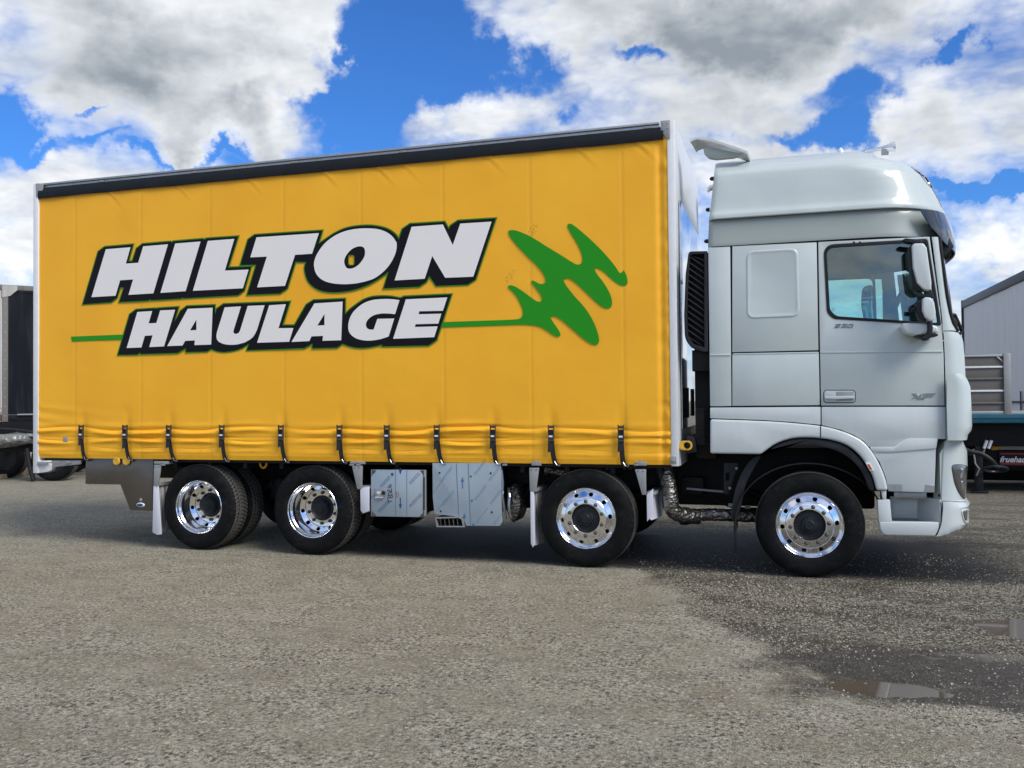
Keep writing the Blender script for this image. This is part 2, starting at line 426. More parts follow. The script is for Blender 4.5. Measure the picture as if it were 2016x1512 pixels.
def roundpoly(pts, r, n=5):
    """polygon with its corners rounded; r may be one number or one per corner"""
    out = []; m = len(pts)
    for i in range(m):
        p = Vector(pts[i]); a = Vector(pts[i-1])-p; b = Vector(pts[(i+1) % m])-p
        rr = r[i] if isinstance(r, (list, tuple)) else r
        d = min(rr, a.length*.48, b.length*.48)
        if d < 1e-5: out.append(tuple(p)); continue
        A = p+a.normalized()*d; B_ = p+b.normalized()*d
        for k in range(n+1):
            t_ = k/n; q = A*(1-t_)**2+p*2*t_*(1-t_)+B_*t_**2; out.append(tuple(q))
    return out
def catmull(pts, n=5, closed=True):
    out = []; m = len(pts); rg = range(m) if closed else range(m-1)
    for i in rg:
        g = (lambda k: pts[k % m]) if closed else (lambda k: pts[min(max(k, 0), m-1)])
        p0, p1, p2, p3 = (Vector(g(i-1)), Vector(g(i)), Vector(g(i+1)), Vector(g(i+2)))
        for k in range(n):
            t_ = k/n
            out.append(tuple(.5*((2*p1)+(p2-p0)*t_+(2*p0-5*p1+4*p2-p3)*t_**2+(3*p1-p0-3*p2+p3)*t_**3)))
    if not closed: out.append(tuple(pts[-1]))
    return out
def pp(pts, Y=0.):                            # pixel outline -> (x, z) outline on the plane y = Y
    return [(P(a, b, Y).x, P(a, b, Y).z) for a, b in pts]
def plate(name, pts, mat, parent, y0=0., y1=.03, holes=(), bevel=.004, label=None, Y=None, smooth=35, seg=2):
    """thin plate whose outline is read off at its front face"""
    Y = y0 if Y is None else Y
    b = MB().prism(pp(pts, Y), y0, y1, [pp(h, Y) for h in holes])
    return put(name, b.mesh(name, bevel=bevel, seg=seg, smooth=smooth), mat, parent, label=label)
def slab(name, lo, hi, mat, parent, bevel=.004, label=None, at=(0, 0, 0)):
    return put(name, MB().box(lo, hi).mesh(name, bevel=bevel), mat, parent, at, label)
def offset_poly(pts, d):
    n = len(pts); ar = sum(pts[i][0]*pts[(i+1) % n][1]-pts[(i+1) % n][0]*pts[i][1] for i in range(n))
    sgn = 1 if ar > 0 else -1; out = []
    for i in range(n):
        a = Vector(pts[i-1]); p = Vector(pts[i]); b = Vector(pts[(i+1) % n])
        e1 = (p-a); e2 = (b-p)
        if e1.length < 1e-9 or e2.length < 1e-9: out.append(tuple(p)); continue
        e1.normalize(); e2.normalize()
        n1 = Vector((e1.y, -e1.x))*sgn; n2 = Vector((e2.y, -e2.x))*sgn
        m_ = n1+n2; l = m_.length
        if l < .3: out.append(tuple(p+n1*d)); continue
        m_.normalize(); k = min(1/max(m_.dot(n1), .35), 2.2); out.append(tuple(p+m_*d*k))
    return out
# ---------------------------------------------------------------- ground
def wetness(t, p):
    """where the yard is damp and covered with loose dark gravel: a patch with a ragged edge ahead of the truck"""
    x, y, z = t.xyz(p)
    s1 = t.m('ADD', t.m('MULTIPLY', t.m('ADD', x, .84), .914), t.m('MULTIPLY', t.m('SUBTRACT', y, .29), .406))
    s2 = t.m('ADD', y, 3.5)
    s = t.m('MINIMUM', s1, s2)
    n = t.noise(p, 1.3, 6, .6)
    return t.m('ADD', s, t.m('MULTIPLY', t.m('ADD', t.m('SUBTRACT', n, .5), t.m('MULTIPLY', t.m('SUBTRACT', t.noise(p, 9, 4, .6), .5), .22)), 1.5))
def ground_mat(t, b, o):
    p = pos(t); x, y, z = t.xyz(p)
    s = wetness(t, p)
    wet = t.ramp(s, -.03, .25)
    edge = t.m('MULTIPLY', t.ramp(s, -.32, -.06), t.ramp(s, .06, .0))          # pale fines washed to the rim
    big = t.noise(t.v('MULTIPLY', p, (.5, 1, 1)), .8, 5, .6); mid = t.noise(p, 6, 6, .65); fine = t.noise(p, 60, 4, .7)
    v1 = t.voro(p, 95, 'F1'); c1 = t.voro(p, 95, 'F1', 'Color'); v2 = t.voro(p, 48, 'F1'); c2 = t.voro(p, 48, 'F1', 'Color')
    v3 = t.voro(p, 26, 'F1'); c3 = t.voro(p, 26, 'F1', 'Color')
    cr, cg, cb = t.xyz(c1); dr, dg, db = t.xyz(c2); er, eg, eb = t.xyz(c3)
    dry = t.mix(t.ramp(big, .32, .68), (.37, .33, .22), (.45, .415, .295))
    dry = t.mix(t.m('MULTIPLY', t.ramp(mid, .42, .66), .5), dry, (.255, .225, .155))
    dry = t.mix(t.m('MULTIPLY', t.ramp(t.noise(p, 1.7, 3, .5), .55, .72), .35), dry, (.31, .24, .18))
    dry = t.mix(t.m('MULTIPLY', t.ramp(t.noise(t.v('MULTIPLY', p, (.6, 1, 1)), 2.6, 5, .6), .52, .66), .45), dry, (.45, .41, .32))
    dry = t.mix(t.m('MULTIPLY', edge, .6), dry, (.50, .45, .34))
    blotch = t.noise(t.v('MULTIPLY', p, (.75, 1.3, 1)), 3.2, 7, .68)
    dry = t.mix(t.m('MULTIPLY', t.ramp(blotch, .50, .64), .42), dry, (.18, .16, .125))
    dry = t.mix(t.m('MULTIPLY', t.ramp(blotch, .47, .34), .35), dry, (.56, .51, .39))
    brn = t.ramp(t.noise(p, .55, 4, .6), .50, .66)
    dry = t.mix(t.m('MULTIPLY', brn, .30), dry, (.30, .22, .15))
    amp = t.ramp(t.noise(p, 1.9, 4, .6), .36, .62, .45, 1.)
    # chips of stone set in the fines: each its own tone, dark gaps between
    sp = t.m('ADD', t.m('MULTIPLY', t.noise(p, 38, 5, .85), .65), t.m('MULTIPLY', t.noise(p, 100, 3, .7), .35))
    dry = t.mix(t.m('MULTIPLY', t.m('MULTIPLY', t.ramp(sp, .505, .555), amp), .9), dry, (.74, .69, .56))
    dry = t.mix(t.m('MULTIPLY', t.m('MULTIPLY', t.ramp(sp, .485, .42), amp), .92), dry, (.040, .036, .028))
    chip = t.m('MULTIPLY', t.ramp(v2, .5, .30), t.ramp(dg, .5, .6))
    dry = t.mix(t.m('MULTIPLY', chip, .7), dry, t.mix(cg, (.10, .096, .09), (.50, .47, .41)))
    pit = t.m('MULTIPLY', t.ramp(v3, .42, .26), t.ramp(er, .66, .70))
    dry = t.mix(t.m('MULTIPLY', t.m('MULTIPLY', pit, amp), .75), dry, (.035, .032, .026))
    pale_chip = t.m('MULTIPLY', t.ramp(v3, .36, .22), t.ramp(er, .22, .18))  # sparse pale stones among the chips
    dry = t.mix(t.m('MULTIPLY', pale_chip, .7), dry, (.78, .73, .60))
    grav = t.mix(t.ramp(dr, .0, 1.), (.095, .083, .056), (.58, .53, .39))
    grav = t.mix(t.m('MULTIPLY', t.ramp(v2, .4, .65), .7), grav, (.06, .052, .042))
    brown = t.ramp(t.noise(t.v('MULTIPLY', p, (.6, 1.3, 1)), 1.5, 5, .6), .46, .60)
    mud = t.mix(t.ramp(mid, .3, .7), (.062, .050, .038), (.105, .086, .064))
    q = t.v('SUBTRACT', p, (1.62, -2.78, 0)); q = t.v('MULTIPLY', q, (1/1.15, 1/.70, 0))
    pool = t.ramp(t.m('ADD', t.v('LENGTH', q), t.m('MULTIPLY', t.m('SUBTRACT', mid, .5), .8)), 1.1, .7)
    grav = t.mix(t.m('MAXIMUM', t.m('MULTIPLY', brown, .65), t.m('MULTIPLY', pool, .85)), grav, mud)
    tan = t.ramp(t.noise(t.v('MULTIPLY', p, (.7, 1.2, 1)), 2.3, 5, .6), .56, .66)
    grav = t.mix(t.m('MULTIPLY', tan, .55), grav, (.33, .295, .235))
    c = t.mix(wet, dry, grav)
    # damp ground below and behind the truck, blackened to paint in its shade
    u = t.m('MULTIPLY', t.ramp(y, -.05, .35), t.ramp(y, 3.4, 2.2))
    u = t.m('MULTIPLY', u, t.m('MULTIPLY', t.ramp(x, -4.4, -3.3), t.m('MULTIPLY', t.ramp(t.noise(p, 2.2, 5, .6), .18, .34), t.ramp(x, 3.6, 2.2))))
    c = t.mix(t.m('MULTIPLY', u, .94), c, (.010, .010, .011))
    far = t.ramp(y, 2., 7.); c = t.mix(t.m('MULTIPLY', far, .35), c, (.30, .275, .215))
    # wheel tracks left of the truck
    tr = t.noise(t.v('MULTIPLY', p, (.25, 3.2, 1)), 1.6, 5, .65)
    c = t.mix(t.m('MULTIPLY', t.m('MULTIPLY', t.ramp(tr, .5, .68), t.ramp(x, -5.5, -8)), .5), c, (.36, .33, .26))
    t.set(b.inputs['Base Color'], c)
    t.set(b.inputs['Roughness'], t.m('SUBTRACT', .92, t.m('MULTIPLY', t.m('MAXIMUM', t.m('MULTIPLY', wet, pool), t.m('MULTIPLY', u, .3)), .55)))
    b.inputs['Specular IOR Level'].default_value = .3
    h = t.m('ADD', t.m('MULTIPLY', v1, -.8), t.m('MULTIPLY', fine, 1.2))
    h = t.m('ADD', h, t.m('MULTIPLY', t.m('MULTIPLY', t.m('SUBTRACT', 1., v2), dr), t.m('ADD', .7, t.m('MULTIPLY', wet, 1.4))))
    h = t.m('ADD', h, t.m('MULTIPLY', mid, 3.))
    h = t.m('ADD', h, t.m('MULTIPLY', sp, 3.))
    bump(t, b, h, .016, 1.)
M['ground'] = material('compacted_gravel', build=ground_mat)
def gz(x, y):
    """height of the yard: nearly level, with shallow hollows that hold the puddles"""
    a = min(1, max(0, (-.35-y)/1.2))
    h = a*(.006*math.sin(x*1.3+.6*y)*math.sin(y*1.7-.4*x)+.004*math.sin(x*3.1+1)*math.sin(y*3.7))-.003
    a2 = a*max(0, min(1, (x+.5)/.6, (y+4.2)/.4))
    h += a2*(.007*(mnoise.noise(Vector((x*3.1, y*3.1, 0))))+.005*mnoise.noise(Vector((x*9, y*9, 3))))
    for (a_, c_, ra, rb) in ((1.28, -3.08, .42, .16), (2.48, -1.50, .50, .36)): h -= .034*math.exp(-((x-a_)/ra)**2-((y-c_)/rb)**2)
    return h
def make_ground():
    # fine relief near the camera, a plain sheet to the horizon
    rows = []
    xs = sorted(set([-1500, -400, -120, -50, -25]+list(np.linspace(-14, -.6, 60))+list(np.linspace(-.5, 3.4, 150))+list(np.linspace(3.6, 7, 14))+[12, 25, 60, 150, 500, 1500]))
    ys = sorted(set([-1500, -400, -100, -30, -12]+list(np.linspace(-8, -4.3, 16))+list(np.linspace(-4.2, -.4, 130))+list(np.linspace(-.3, 6, 24))+[8, 12, 20, 40, 120, 500, 1500]))
    for y in ys:
        r_ = []
        for x in xs:
            h = gz(x, y)+.003
            k = 1. if -14 < x < 7 and -8 < y < 6 else 0.
            edge = min(1, max(0, (x+14)/3), max(0, (7-x)/1.5), max(0, (y+8)/1), max(0, (6-y)/2))
            r_.append((x, y, h*k*edge-.003))
        rows.append(r_)
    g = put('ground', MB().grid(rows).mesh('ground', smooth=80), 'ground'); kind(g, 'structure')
    g['label'] = 'compacted grey gravel yard with damp dark patch at right'
make_ground()

def water_mat(t, b, o):
    p = pos(t); n = t.noise(p, 3, 2, .5)
    t.set(b.inputs['Base Color'], t.mix(n, (.085, .066, .046), (.12, .097, .072)))
    b.inputs['Roughness'].default_value = .03; b.inputs['Specular IOR Level'].default_value = .5
M['water'] = material('muddy_water', build=water_mat)
def puddle(cx, cy, rx, ry, z, seed, lab):
    r_ = random.Random(seed); ph = [r_.uniform(0, 6.28) for _ in range(5)]; pts = []
    for k in range(90):
        a = 2*math.pi*k/90; w = 1+.14*math.sin(2*a+ph[0])+.10*math.sin(3*a+ph[1])+.06*math.sin(7*a+ph[2])+.04*math.sin(13*a+ph[3])+.03*math.sin(23*a+ph[4])
        pts.append((cx+rx*w*math.cos(a), cy+ry*w*math.sin(a), z))
    o = put('puddle', MB().add(pts+[(cx, cy, z)], [(k, (k+1) % 90, 90) for k in range(90)]).mesh('puddle'), 'water')
    kind(o, 'structure'); o['label'] = lab
puddle(1.28, -3.08, .60, .24, -.0225, 3, 'thin muddy puddle in the dark gravel in front')
puddle(2.48, -1.50, .80, .60, -.0150, 5, 'muddy puddle reflecting the sky at right edge')

def make_gravel():
    """loose stones lying on the damp patch and a few scattered over the hard surface"""
    shapes = []
    for s in range(6):
        rr = random.Random(s); bm = bmesh.new(); bmesh.ops.create_icosphere(bm, subdivisions=1, radius=1)
        vs = [(v.co*Vector((rr.uniform(.7, 1.1), rr.uniform(.6, .95), rr.uniform(.45, .7)))*rr.uniform(.8, 1.15)) for v in bm.verts]
        bm.verts.index_update(); fs = [[v.index for v in f.verts] for f in bm.faces]; bm.free()
        vs = [np.array([v.x*rr.uniform(.85, 1.15), v.y*rr.uniform(.85, 1.15), v.z]) for v in vs]
        shapes.append((np.array(vs), np.array(fs)))
    V = []; F = []; o = 0; n = 0
    def pnoise(x, y): return math.sin(x*2.1+1.3*math.sin(y*1.7))*math.sin(y*2.9+1.1*math.sin(x*1.3+.7))
    def add(x, y, s):
        nonlocal o, n
        vs, fs = shapes[int(rng.integers(6))]; a = rng.uniform(0, 6.28); ca, sa = math.cos(a), math.sin(a)
        q = vs*s*rng.uniform(.85, 1.2, 3); qx = q[:, 0]*ca-q[:, 1]*sa+x; qy = q[:, 0]*sa+q[:, 1]*ca+y
        hz = gz(x, y)
        V.append(np.stack([qx, qy, q[:, 2]+hz+s*.18], 1)); F.append(fs+o); o += len(vs); n += 1
    while n < 16000:
        x = rng.uniform(-.9, 4.2); y = rng.uniform(-3.7, 1.6)
        s = min(.914*(x+.84)+.406*(y-.29), y+3.5)+.22*pnoise(x*1.5, y*1.5)
        if s < .03: continue
        if y > .05 and x < 3.0 and rng.uniform() < .85: continue
        dens = .30+.70*max(0, min(1, .5+.8*pnoise(x+4, y-2)))
        if ((x-1.5)/.95)**2+((y+2.85)/.48)**2 < 1: dens *= .22
        if math.hypot((x-1.28)/.32, (y+3.08)/.09) < 1 or math.hypot((x-2.48)/.42, (y+1.5)/.3) < 1: dens *= .04
        if rng.uniform() > dens: continue
        add(x, y, rng.choice((.0042, .0055, .007, .009, .0125), p=(.32, .32, .22, .11, .03)))
    while n < 24000:
        x = rng.uniform(-6, 2.2); y = -6.8+rng.exponential(1.8)
        if y > .1: continue
        add(x, y, rng.choice((.003, .0042, .0055, .008), p=(.45, .35, .17, .03)))
    me = bpy.data.meshes.new('loose_gravel'); me.from_pydata(np.concatenate(V).tolist(), [], np.concatenate(F).tolist())
    def gm(t, b, o_):
        p = pos(t); c = t.voro(p, 60, 'F1', 'Color'); r1, g1, b1 = t.xyz(c)
        k = t.mix(r1, (.12, .11, .09), (.46, .43, .34)); k = t.mix(t.m('MULTIPLY', g1, .35), k, (.24, .17, .12))
        t.set(b.inputs['Base Color'], k); b.inputs['Roughness'].default_value = .75
    M['stone'] = material('gravel_stone', build=gm)
    g = put('loose_gravel', me, 'stone'); kind(g, 'stuff'); g['label'] = 'loose small stones scattered over the damp patch'
make_gravel()

# ---------------------------------------------------------------- truck: load body
truck = thing('curtain_sided_truck', 'white cab truck with bright yellow curtain side and big white lettering', 'truck', (-2.8, 1.25, 0))
XL, XR, ZT, ZB = -7.788, -.205, 4.297, 1.013
YW = 2.5
slab('load_floor', (XL+.05, .03, ZB+.02), (XR-.05, YW-.03, ZB+.15), 'alu', truck)
slab('roof_panel', (XL+.03, .05, ZT-.05), (XR-.05, YW-.05, ZT-.02), 'white_metal', truck)
# roof rail: stepped extrusion with joints
b = MB()
b.box((XL+.09, -.012, ZT-.022), (XR-.13, .06, ZT)); b.box((XL+.09, .004, ZT-.058), (XR-.13, .055, ZT-.024))
put('roof_rail', b.mesh('roof_rail', bevel=.003), 'alu', truck)
for px in (268, 655, 1265, 925, 1238):
    pass
for x in [XL+.9+k*1.28 for k in range(6)]:
    slab('rail_clip', (x, -.004, ZT-.052), (x+.09, .006, ZT-.030), 'galv', truck, bevel=.002)
# black valance, hanging in front of the curtain head with a slight sag
rows = []
for i in range(9):
    v_ = i/8; r_ = []
    for k in range(160):
        x = XL+.05+(XR-.09-XL-.05)*k/159
        sag = .006*math.sin(k*.35)+.004*math.sin(k*.13+2)
        z = ZT-.056-v_*(.128+.25*sag*v_)
        yy = -.012-.018*math.sin(v_*math.pi*.75)+.003*math.sin(k*.6+v_*2)*v_
        r_.append((x, yy, z))
    rows.append(r_)
put('valance', MB().grid(rows).mesh('valance', solid=.004), material('black_valance_vinyl', (.009, .011, .014), .55, spec=.2, build=grimy((.009, .011, .014), .2, 6, .55, .15, dirt=(.03, .03, .03))), truck)
# curtain
seams = [-8.14+.93*k for k in range(9)]
strap_px = (165, 251, 337, 441, 557, 672, 765, 863, 973, 1087, 1224)
strap_x = [X(p, 870) for p in strap_px]
def curtain_y(x, z):
    y = 0.
    ds = min(abs(x-s) for s in strap_x)
    pinch = 1-math.exp(-(ds/.16)**2)
    low = max(0, min(1, (1.62-z)/.25))
    if low > 0:
        w = .75+.35*math.sin(x*1.9+.5)+.2*math.sin(x*4.7)
        def ridge(zc, s, a): return a*math.exp(-((z-zc)/s)**2)
        dz = .018*math.sin(x*2.3)+.012*math.sin(x*5.1+1)
        y -= low*w*(.25+.75*pinch)*(ridge(1.315+dz, .026, .030)+ridge(1.205-dz*.7, .024, .026)+ridge(1.10+dz*.4, .020, .008)+ridge(1.40+dz*.5, .03, .008))
        y += low*w*(.3+.7*(1-pinch))*(ridge(1.365+dz, .014, .012)+ridge(1.26, .013, .013))
        y += low*w*pinch*(.013*math.exp(-((z-1.352-dz)/.009)**2)+.011*math.exp(-((z-1.243+dz)/.008)**2)+.004*math.exp(-((z-1.145-dz)/.006)**2))
        y += .012*math.exp(-(ds/.05)**2)*low
        y += .012*max(0, (1.06-z)/.05)
    # creases hanging from the curtain head
    top = max(0, (z-3.85)/.3)
    if top > 0:
        for s, a in ((-6.72, 1), (-5.79, .8), (-4.86, .9), (-3.93, 1), (-3.30, 1.2), (-3.0, .7), (-2.07, .8), (-1.14, .9), (-.55, 1.1)):
            dx = x-s; d_ = dx+(4.15-z)*-.9
            y -= a*.011*math.exp(-(d_/.030)**2)*max(0, min(1, dx/.04+.5))*math.exp(-max(0, dx)/.14)*top
            y += a*.006*math.exp(-((d_+.05)/.03)**2)*math.exp(-abs(dx)/.2)*top
    # puckers near the rear edge and the front edge
    e = math.exp(-max(0, x-XL-.1)/.45)*max(0, min(1, (2.3-z)/.5))
    y += .0035*e*math.sin(z*46+x*5)-.0035*e
    e = math.exp(-abs(x-(XR-.09))/.05)
    y += .007*e*math.sin(z*38+2*math.sin(z*7))
    y += .016*math.exp(-((x-(XR-.13))/.03)**2)
    y += .0025*math.sin(x*3.3+z*1.2)*math.sin(z*2.1+.6*x)
    return y
xs = np.linspace(XL+.045, XR-.055, 620); zs = list(np.linspace(ZB-.002, 1.62, 150))+list(np.linspace(1.64, 3.8, 36))+list(np.linspace(3.82, 4.17, 26))
put_rows = [[(float(x), curtain_y(float(x), z)-.002, z) for x in xs] for z in zs]
curtain = put('curtain', MB().grid(put_rows).mesh('curtain', smooth=80), 'yellow', truck)
# print on the curtain, read off the photograph
PY = -.0085
def flat(name, pts, mat, y, holes=(), parent=None, pix=True):
    w = pp(pts, PY) if pix else pts; hw = [pp(h, PY) if pix else h for h in holes]
    loops = [w]+hw; tris = tessellate_polygon([[Vector((a, c, 0)) for a, c in l] for l in loops])
    fl = [q for l in loops for q in l]
    vs = []
    me = MB().add([(a, y, c) for a, c in fl], [tuple(t_) for t_ in tris]).mesh(name, smooth=0)
    bm = bmesh.new(); bm.from_mesh(me)
    for f in bm.faces:
        if f.normal.y > 0: f.normal_flip()
    bm.to_mesh(me); bm.free()
    return put(name, me, mat, parent or curtain)
def zz(pts, s, ox, oy): return [(ox+a/s, oy+c/s) for a, c in pts]
def A_(p): return zz(p, 5.76, 150, 450)
def B_(p): return zz(p, 6.72, 480, 420)
def C_(p): return zz(p, 7.754, 740, 410)
def D_(p): return zz(p, 9.164, 220, 560)
def E_(p): return zz(p, 7.754, 400, 560)
def F_(p): return zz(p, 7.754, 640, 560)
hil = A_([(75, 858), (250, 262), (322, 208), (646, 180), (593, 372), (637, 372), (683, 228), (750, 175), (1070, 148), (1088, 158), (1100, 145), (1440, 117), (1456, 128), (1475, 112), (1838, 88),
          (1725, 442), (1985, 432), (1905, 705), (1835, 755), (1215, 790), (1208, 778), (1190, 793), (850, 812), (842, 800), (822, 815), (488, 833), (543, 668), (500, 665), (463, 785), (395, 835)])
ton = B_([(45, 1078), (165, 680), (-45, 684), (57, 347), (145, 285), (1040, 228), (990, 400)])
ton += B_(catmull([(1010, 392), (1100, 330), (1200, 265), (1330, 205), (1480, 172), (1680, 162), (1850, 190), (1950, 235), (2016, 290)], 3, False))
ton += C_([(352, 478), (405, 320), (520, 240), (1050, 208), (1112, 320), (1140, 265), (1255, 190), (1830, 155), (1520, 1090), (1400, 1165), (920, 1185), (815, 1030), (770, 1125), (660, 1195), (120, 1222), (195, 965)])
ton += B_(catmull([(1880, 800), (1747, 890), (1600, 965), (1400, 1025), (1200, 1045), (1050, 1030), (940, 985), (860, 910), (820, 820), (805, 720), (825, 645)], 3, False))
ton += B_([(685, 640), (575, 995), (480, 1060)])
ohole = B_(rrect(1380, 548, 1466, 690, 30))
hau = D_([(110, 1270), (325, 540), (440, 455), (790, 432), (800, 445), (830, 430), (1205, 407), (1130, 680), (1240, 480), (1355, 392), (1862, 372), (1868, 540)])
hau += E_([(205, 375), (310, 300), (1325, 262), (1210, 625), (1395, 625), (1575, 310), (1685, 240)])
hau += F_([(305, 220), (305, 455)]+catmull([(380, 380), (560, 250), (700, 195), (850, 180), (1000, 185), (1130, 208)], 3, False)+[(1170, 205), (1200, 185), (1930, 152), (1700, 850), (1580, 930), (870, 945), (875, 915)]+catmull([(840, 925), (700, 955), (540, 968), (400, 950), (270, 905)], 3, False)+[(180, 965)])
hau += E_([(1670, 972), (1670, 900), (1545, 970), (665, 1005), (700, 905)]+catmull([(600, 970), (480, 1010), (330, 1030), (220, 1020), (120, 985)], 3, False))
hau += D_([(1720, 1210), (1340, 1220), (1335, 1150), (1190, 1235), (520, 1255), (515, 1225), (460, 1265)])
greenw = .0125
for nm, o_, h_ in (('hil', hil, []), ('ton', ton, [ohole]), ('hau', hau, [])):
    w = pp(o_, PY); hw = [pp(h, PY) for h in h_]
    flat('letter_shadow', w, 'black_print', PY-.0016, hw, pix=False)
    y_ = PY-.0004*(1 if nm == 'hil' else 2)
    flat('letter_outline', offset_poly(w, greenw), 'green_edge', y_, [offset_poly(h, -greenw*.7) for h in hw], pix=False)
letters = [
    A_([(338, 235), (618, 212), (565, 398), (705, 388), (762, 202), (1043, 178), (877, 735), (595, 752), (647, 577), (500, 587), (448, 762), (175, 778)]),
    A_([(1125, 170), (1412, 147), (1243, 710), (957, 730)]),
    A_([(1495, 140), (1795, 117), (1688, 477), (1957, 465), (1892, 677), (1325, 706)]),
    B_([(170, 318), (995, 262), (905, 535), (680, 550), (547, 960), (178, 980), (307, 573), (88, 583)]),
    None,
    C_([(548, 283), (1025, 248), (1175, 562), (1290, 235), (1768, 205), (1488, 1045), (1060, 1062), (862, 730), (747, 1077), (287, 1102)]),
    D_([(465, 497), (733, 480), (668, 703), (808, 695), (878, 468), (1147, 457), (947, 1117), (680, 1130), (740, 918), (600, 928), (538, 1137), (272, 1147)]),
    (D_([(1375, 440), (1823, 420), (1797, 1085), (1495, 1095), (1502, 1010), (1328, 1018), (1280, 1103), (1003, 1112)]), D_([(1530, 635), (1530, 822), (1415, 830)])),
    E_([(330, 350), (580, 335), (470, 690), (463, 730), (480, 752), (510, 755), (545, 740), (565, 705), (682, 328), (940, 318), (825, 690), (800, 745), (765, 800), (720, 840), (640, 885), (530, 915), (465, 922), (400, 922), (345, 916), (300, 905), (240, 875), (215, 845), (205, 810), (205, 770), (215, 720)]),
    E_([(1010, 318), (1265, 302), (1152, 668), (1380, 665), (1315, 875), (825, 890)]),
    (E_([(1700, 290), (2131, 262), (2109, 852), (1825, 860), (1832, 785), (1655, 793), (1622, 865), (1350, 878)]), E_([(1855, 450), (1853, 622), (1745, 628)])),
    F_([(1138, 240), (1070, 455)]+catmull([(1010, 447), (930, 443), (860, 445), (760, 465), (690, 505), (640, 560), (625, 620), (645, 670), (690, 690)], 3, False)+[(742, 690), (800, 525), (1058, 520), (972, 795)]+catmull([(850, 835), (730, 855), (600, 855), (480, 825), (400, 770), (360, 700), (358, 600), (390, 490), (450, 400), (560, 305), (680, 250), (800, 228), (950, 222), (1060, 228)], 3, False)),
    F_([(1235, 228), (1868, 198), (1800, 402), (1440, 410), (1430, 455), (1777, 447), (1730, 598), (1385, 607), (1370, 650), (1720, 640), (1668, 805), (1040, 830)]),
]
o_out = B_([(930, 690), (938, 620), (965, 550), (1010, 475), (1070, 400), (1150, 332), (1250, 272), (1370, 228), (1520, 203), (1680, 200), (1800, 215), (1900, 255), (1975, 315), (2010, 370)])
o_out += C_([(318, 525), (319, 600), (300, 690), (250, 800), (190, 890), (110, 975)])+B_([(1747, 850), (1650, 890), (1500, 925), (1350, 938), (1200, 930), (1080, 900), (1000, 850), (950, 780)])
o_in = B_([(1330, 650), (1340, 590), (1375, 530), (1430, 475), (1490, 445), (1550, 437), (1590, 455), (1605, 500), (1600, 560), (1570, 620), (1520, 680), (1460, 720), (1400, 733), (1355, 715)])
letters[4] = (catmull(o_out, 3), catmull(o_in, 3))
for l in letters:
    if isinstance(l, tuple): flat('letter', l[0], 'white_print', PY-.0030, [l[1]])
    else: flat('letter', l, 'white_print', PY-.0030)
S_ = lambda p: zz(p, 5.815, 990, 430)
sq1 = catmull([(215, 1130), (230, 1080), (215, 1010), (160, 900), (100, 830), (60, 790), (65, 768), (90, 765), (150, 785), (250, 850), (350, 925), (400, 952), (435, 950), (448, 920), (430, 870), (380, 800), (335, 745), (325, 720), (340, 710), (370, 722), (420, 748), (470, 745), (490, 715), (480, 670), (440, 600), (370, 520), (270, 425), (170, 320), (90, 220), (62, 160), (75, 138), (120, 133), (200, 155), (330, 215), (500, 320), (680, 430), (790, 500), (850, 528), (895, 515), (910, 470), (895, 390), (850, 290), (790, 190), (745, 110), (740, 75), (760, 60), (800, 72), (900, 150), (1050, 285), (1180, 420), (1280, 540), (1325, 610), (1345, 625), (1365, 612), (1380, 594)], 4, False)
sq2 = catmull([(1384, 592), (1410, 640), (1427, 710), (1420, 755), (1385, 772), (1330, 758), (1250, 700), (1150, 610), (1090, 575), (1060, 570), (1055, 590), (1080, 640), (1150, 730), (1210, 830), (1245, 920), (1248, 990), (1225, 1025), (1180, 1030), (1110, 995), (1000, 895), (870, 770), (790, 705), (740, 685), (705, 690), (698, 715), (730, 775), (820, 890), (920, 1000), (1010, 1130), (1070, 1260), (1100, 1370), (1095, 1425), (1060, 1447), (1000, 1430), (900, 1360), (780, 1255), (680, 1170), (610, 1125), (565, 1118), (548, 1135), (570, 1180), (620, 1250), (655, 1310), (655, 1345), (620, 1353), (560, 1325), (480, 1270), (400, 1235), (280, 1218), (150, 1218)], 4, False)
flat('squiggle', S_([(0, 1163), (90, 1160), (180, 1152)]+sq1+sq2+[(0, 1225)])+[(868, 644.8), (868, 634.2)], 'green_print', PY)
flat('stripe', [(139.6, 662.7), (242, 658.6), (240, 669), (141.3, 672.4)], 'green_print', PY)

# corner posts, brackets and end walls
slab('rear_post', (XL-.025, -.020, .83), (XL+.050, .10, ZT), 'white_metal', truck, bevel=.006)
b = MB().prism([(XR-.055, 1.0), (XR+.015, 1.0), (XR+.015, ZT+.01), (XR-.055, ZT+.01)], -.012, .09)
put('front_post', b.mesh('front_post', bevel=.006), 'white_metal', truck)
plate('corner_bracket', [(1300, 238), (1319, 236), (1319, 273), (1310, 270), (1301, 258)], 'galv', truck, -.022, -.012, bevel=.002)
plate('corner_bracket', [(70, 361), (84, 361), (84, 374), (78, 386), (71, 389)], 'galv', truck, -.022, -.008, bevel=.002)
for (px, py) in ((1305, 243), (1314, 242), (1315, 252), (1315, 262), (1309, 264)):
    q = P(px, py, -.02); put('rivet', MB().lathe([(0, -.006), (.006, -.004), (.007, 0)], seg=8, c=(0, 0, 0)), 'alu', truck, at=(q.x, -.022, q.z))
rows = [[(-.205, .09+v_*(YW-.18), z) for v_ in np.linspace(0, 1, 14)] for z in (1.0, 3.6, ZT-.02)]
bk = put('front_wall', MB().grid(rows).mesh('front_wall', solid=.02, smooth=60), 'white_metal', truck)
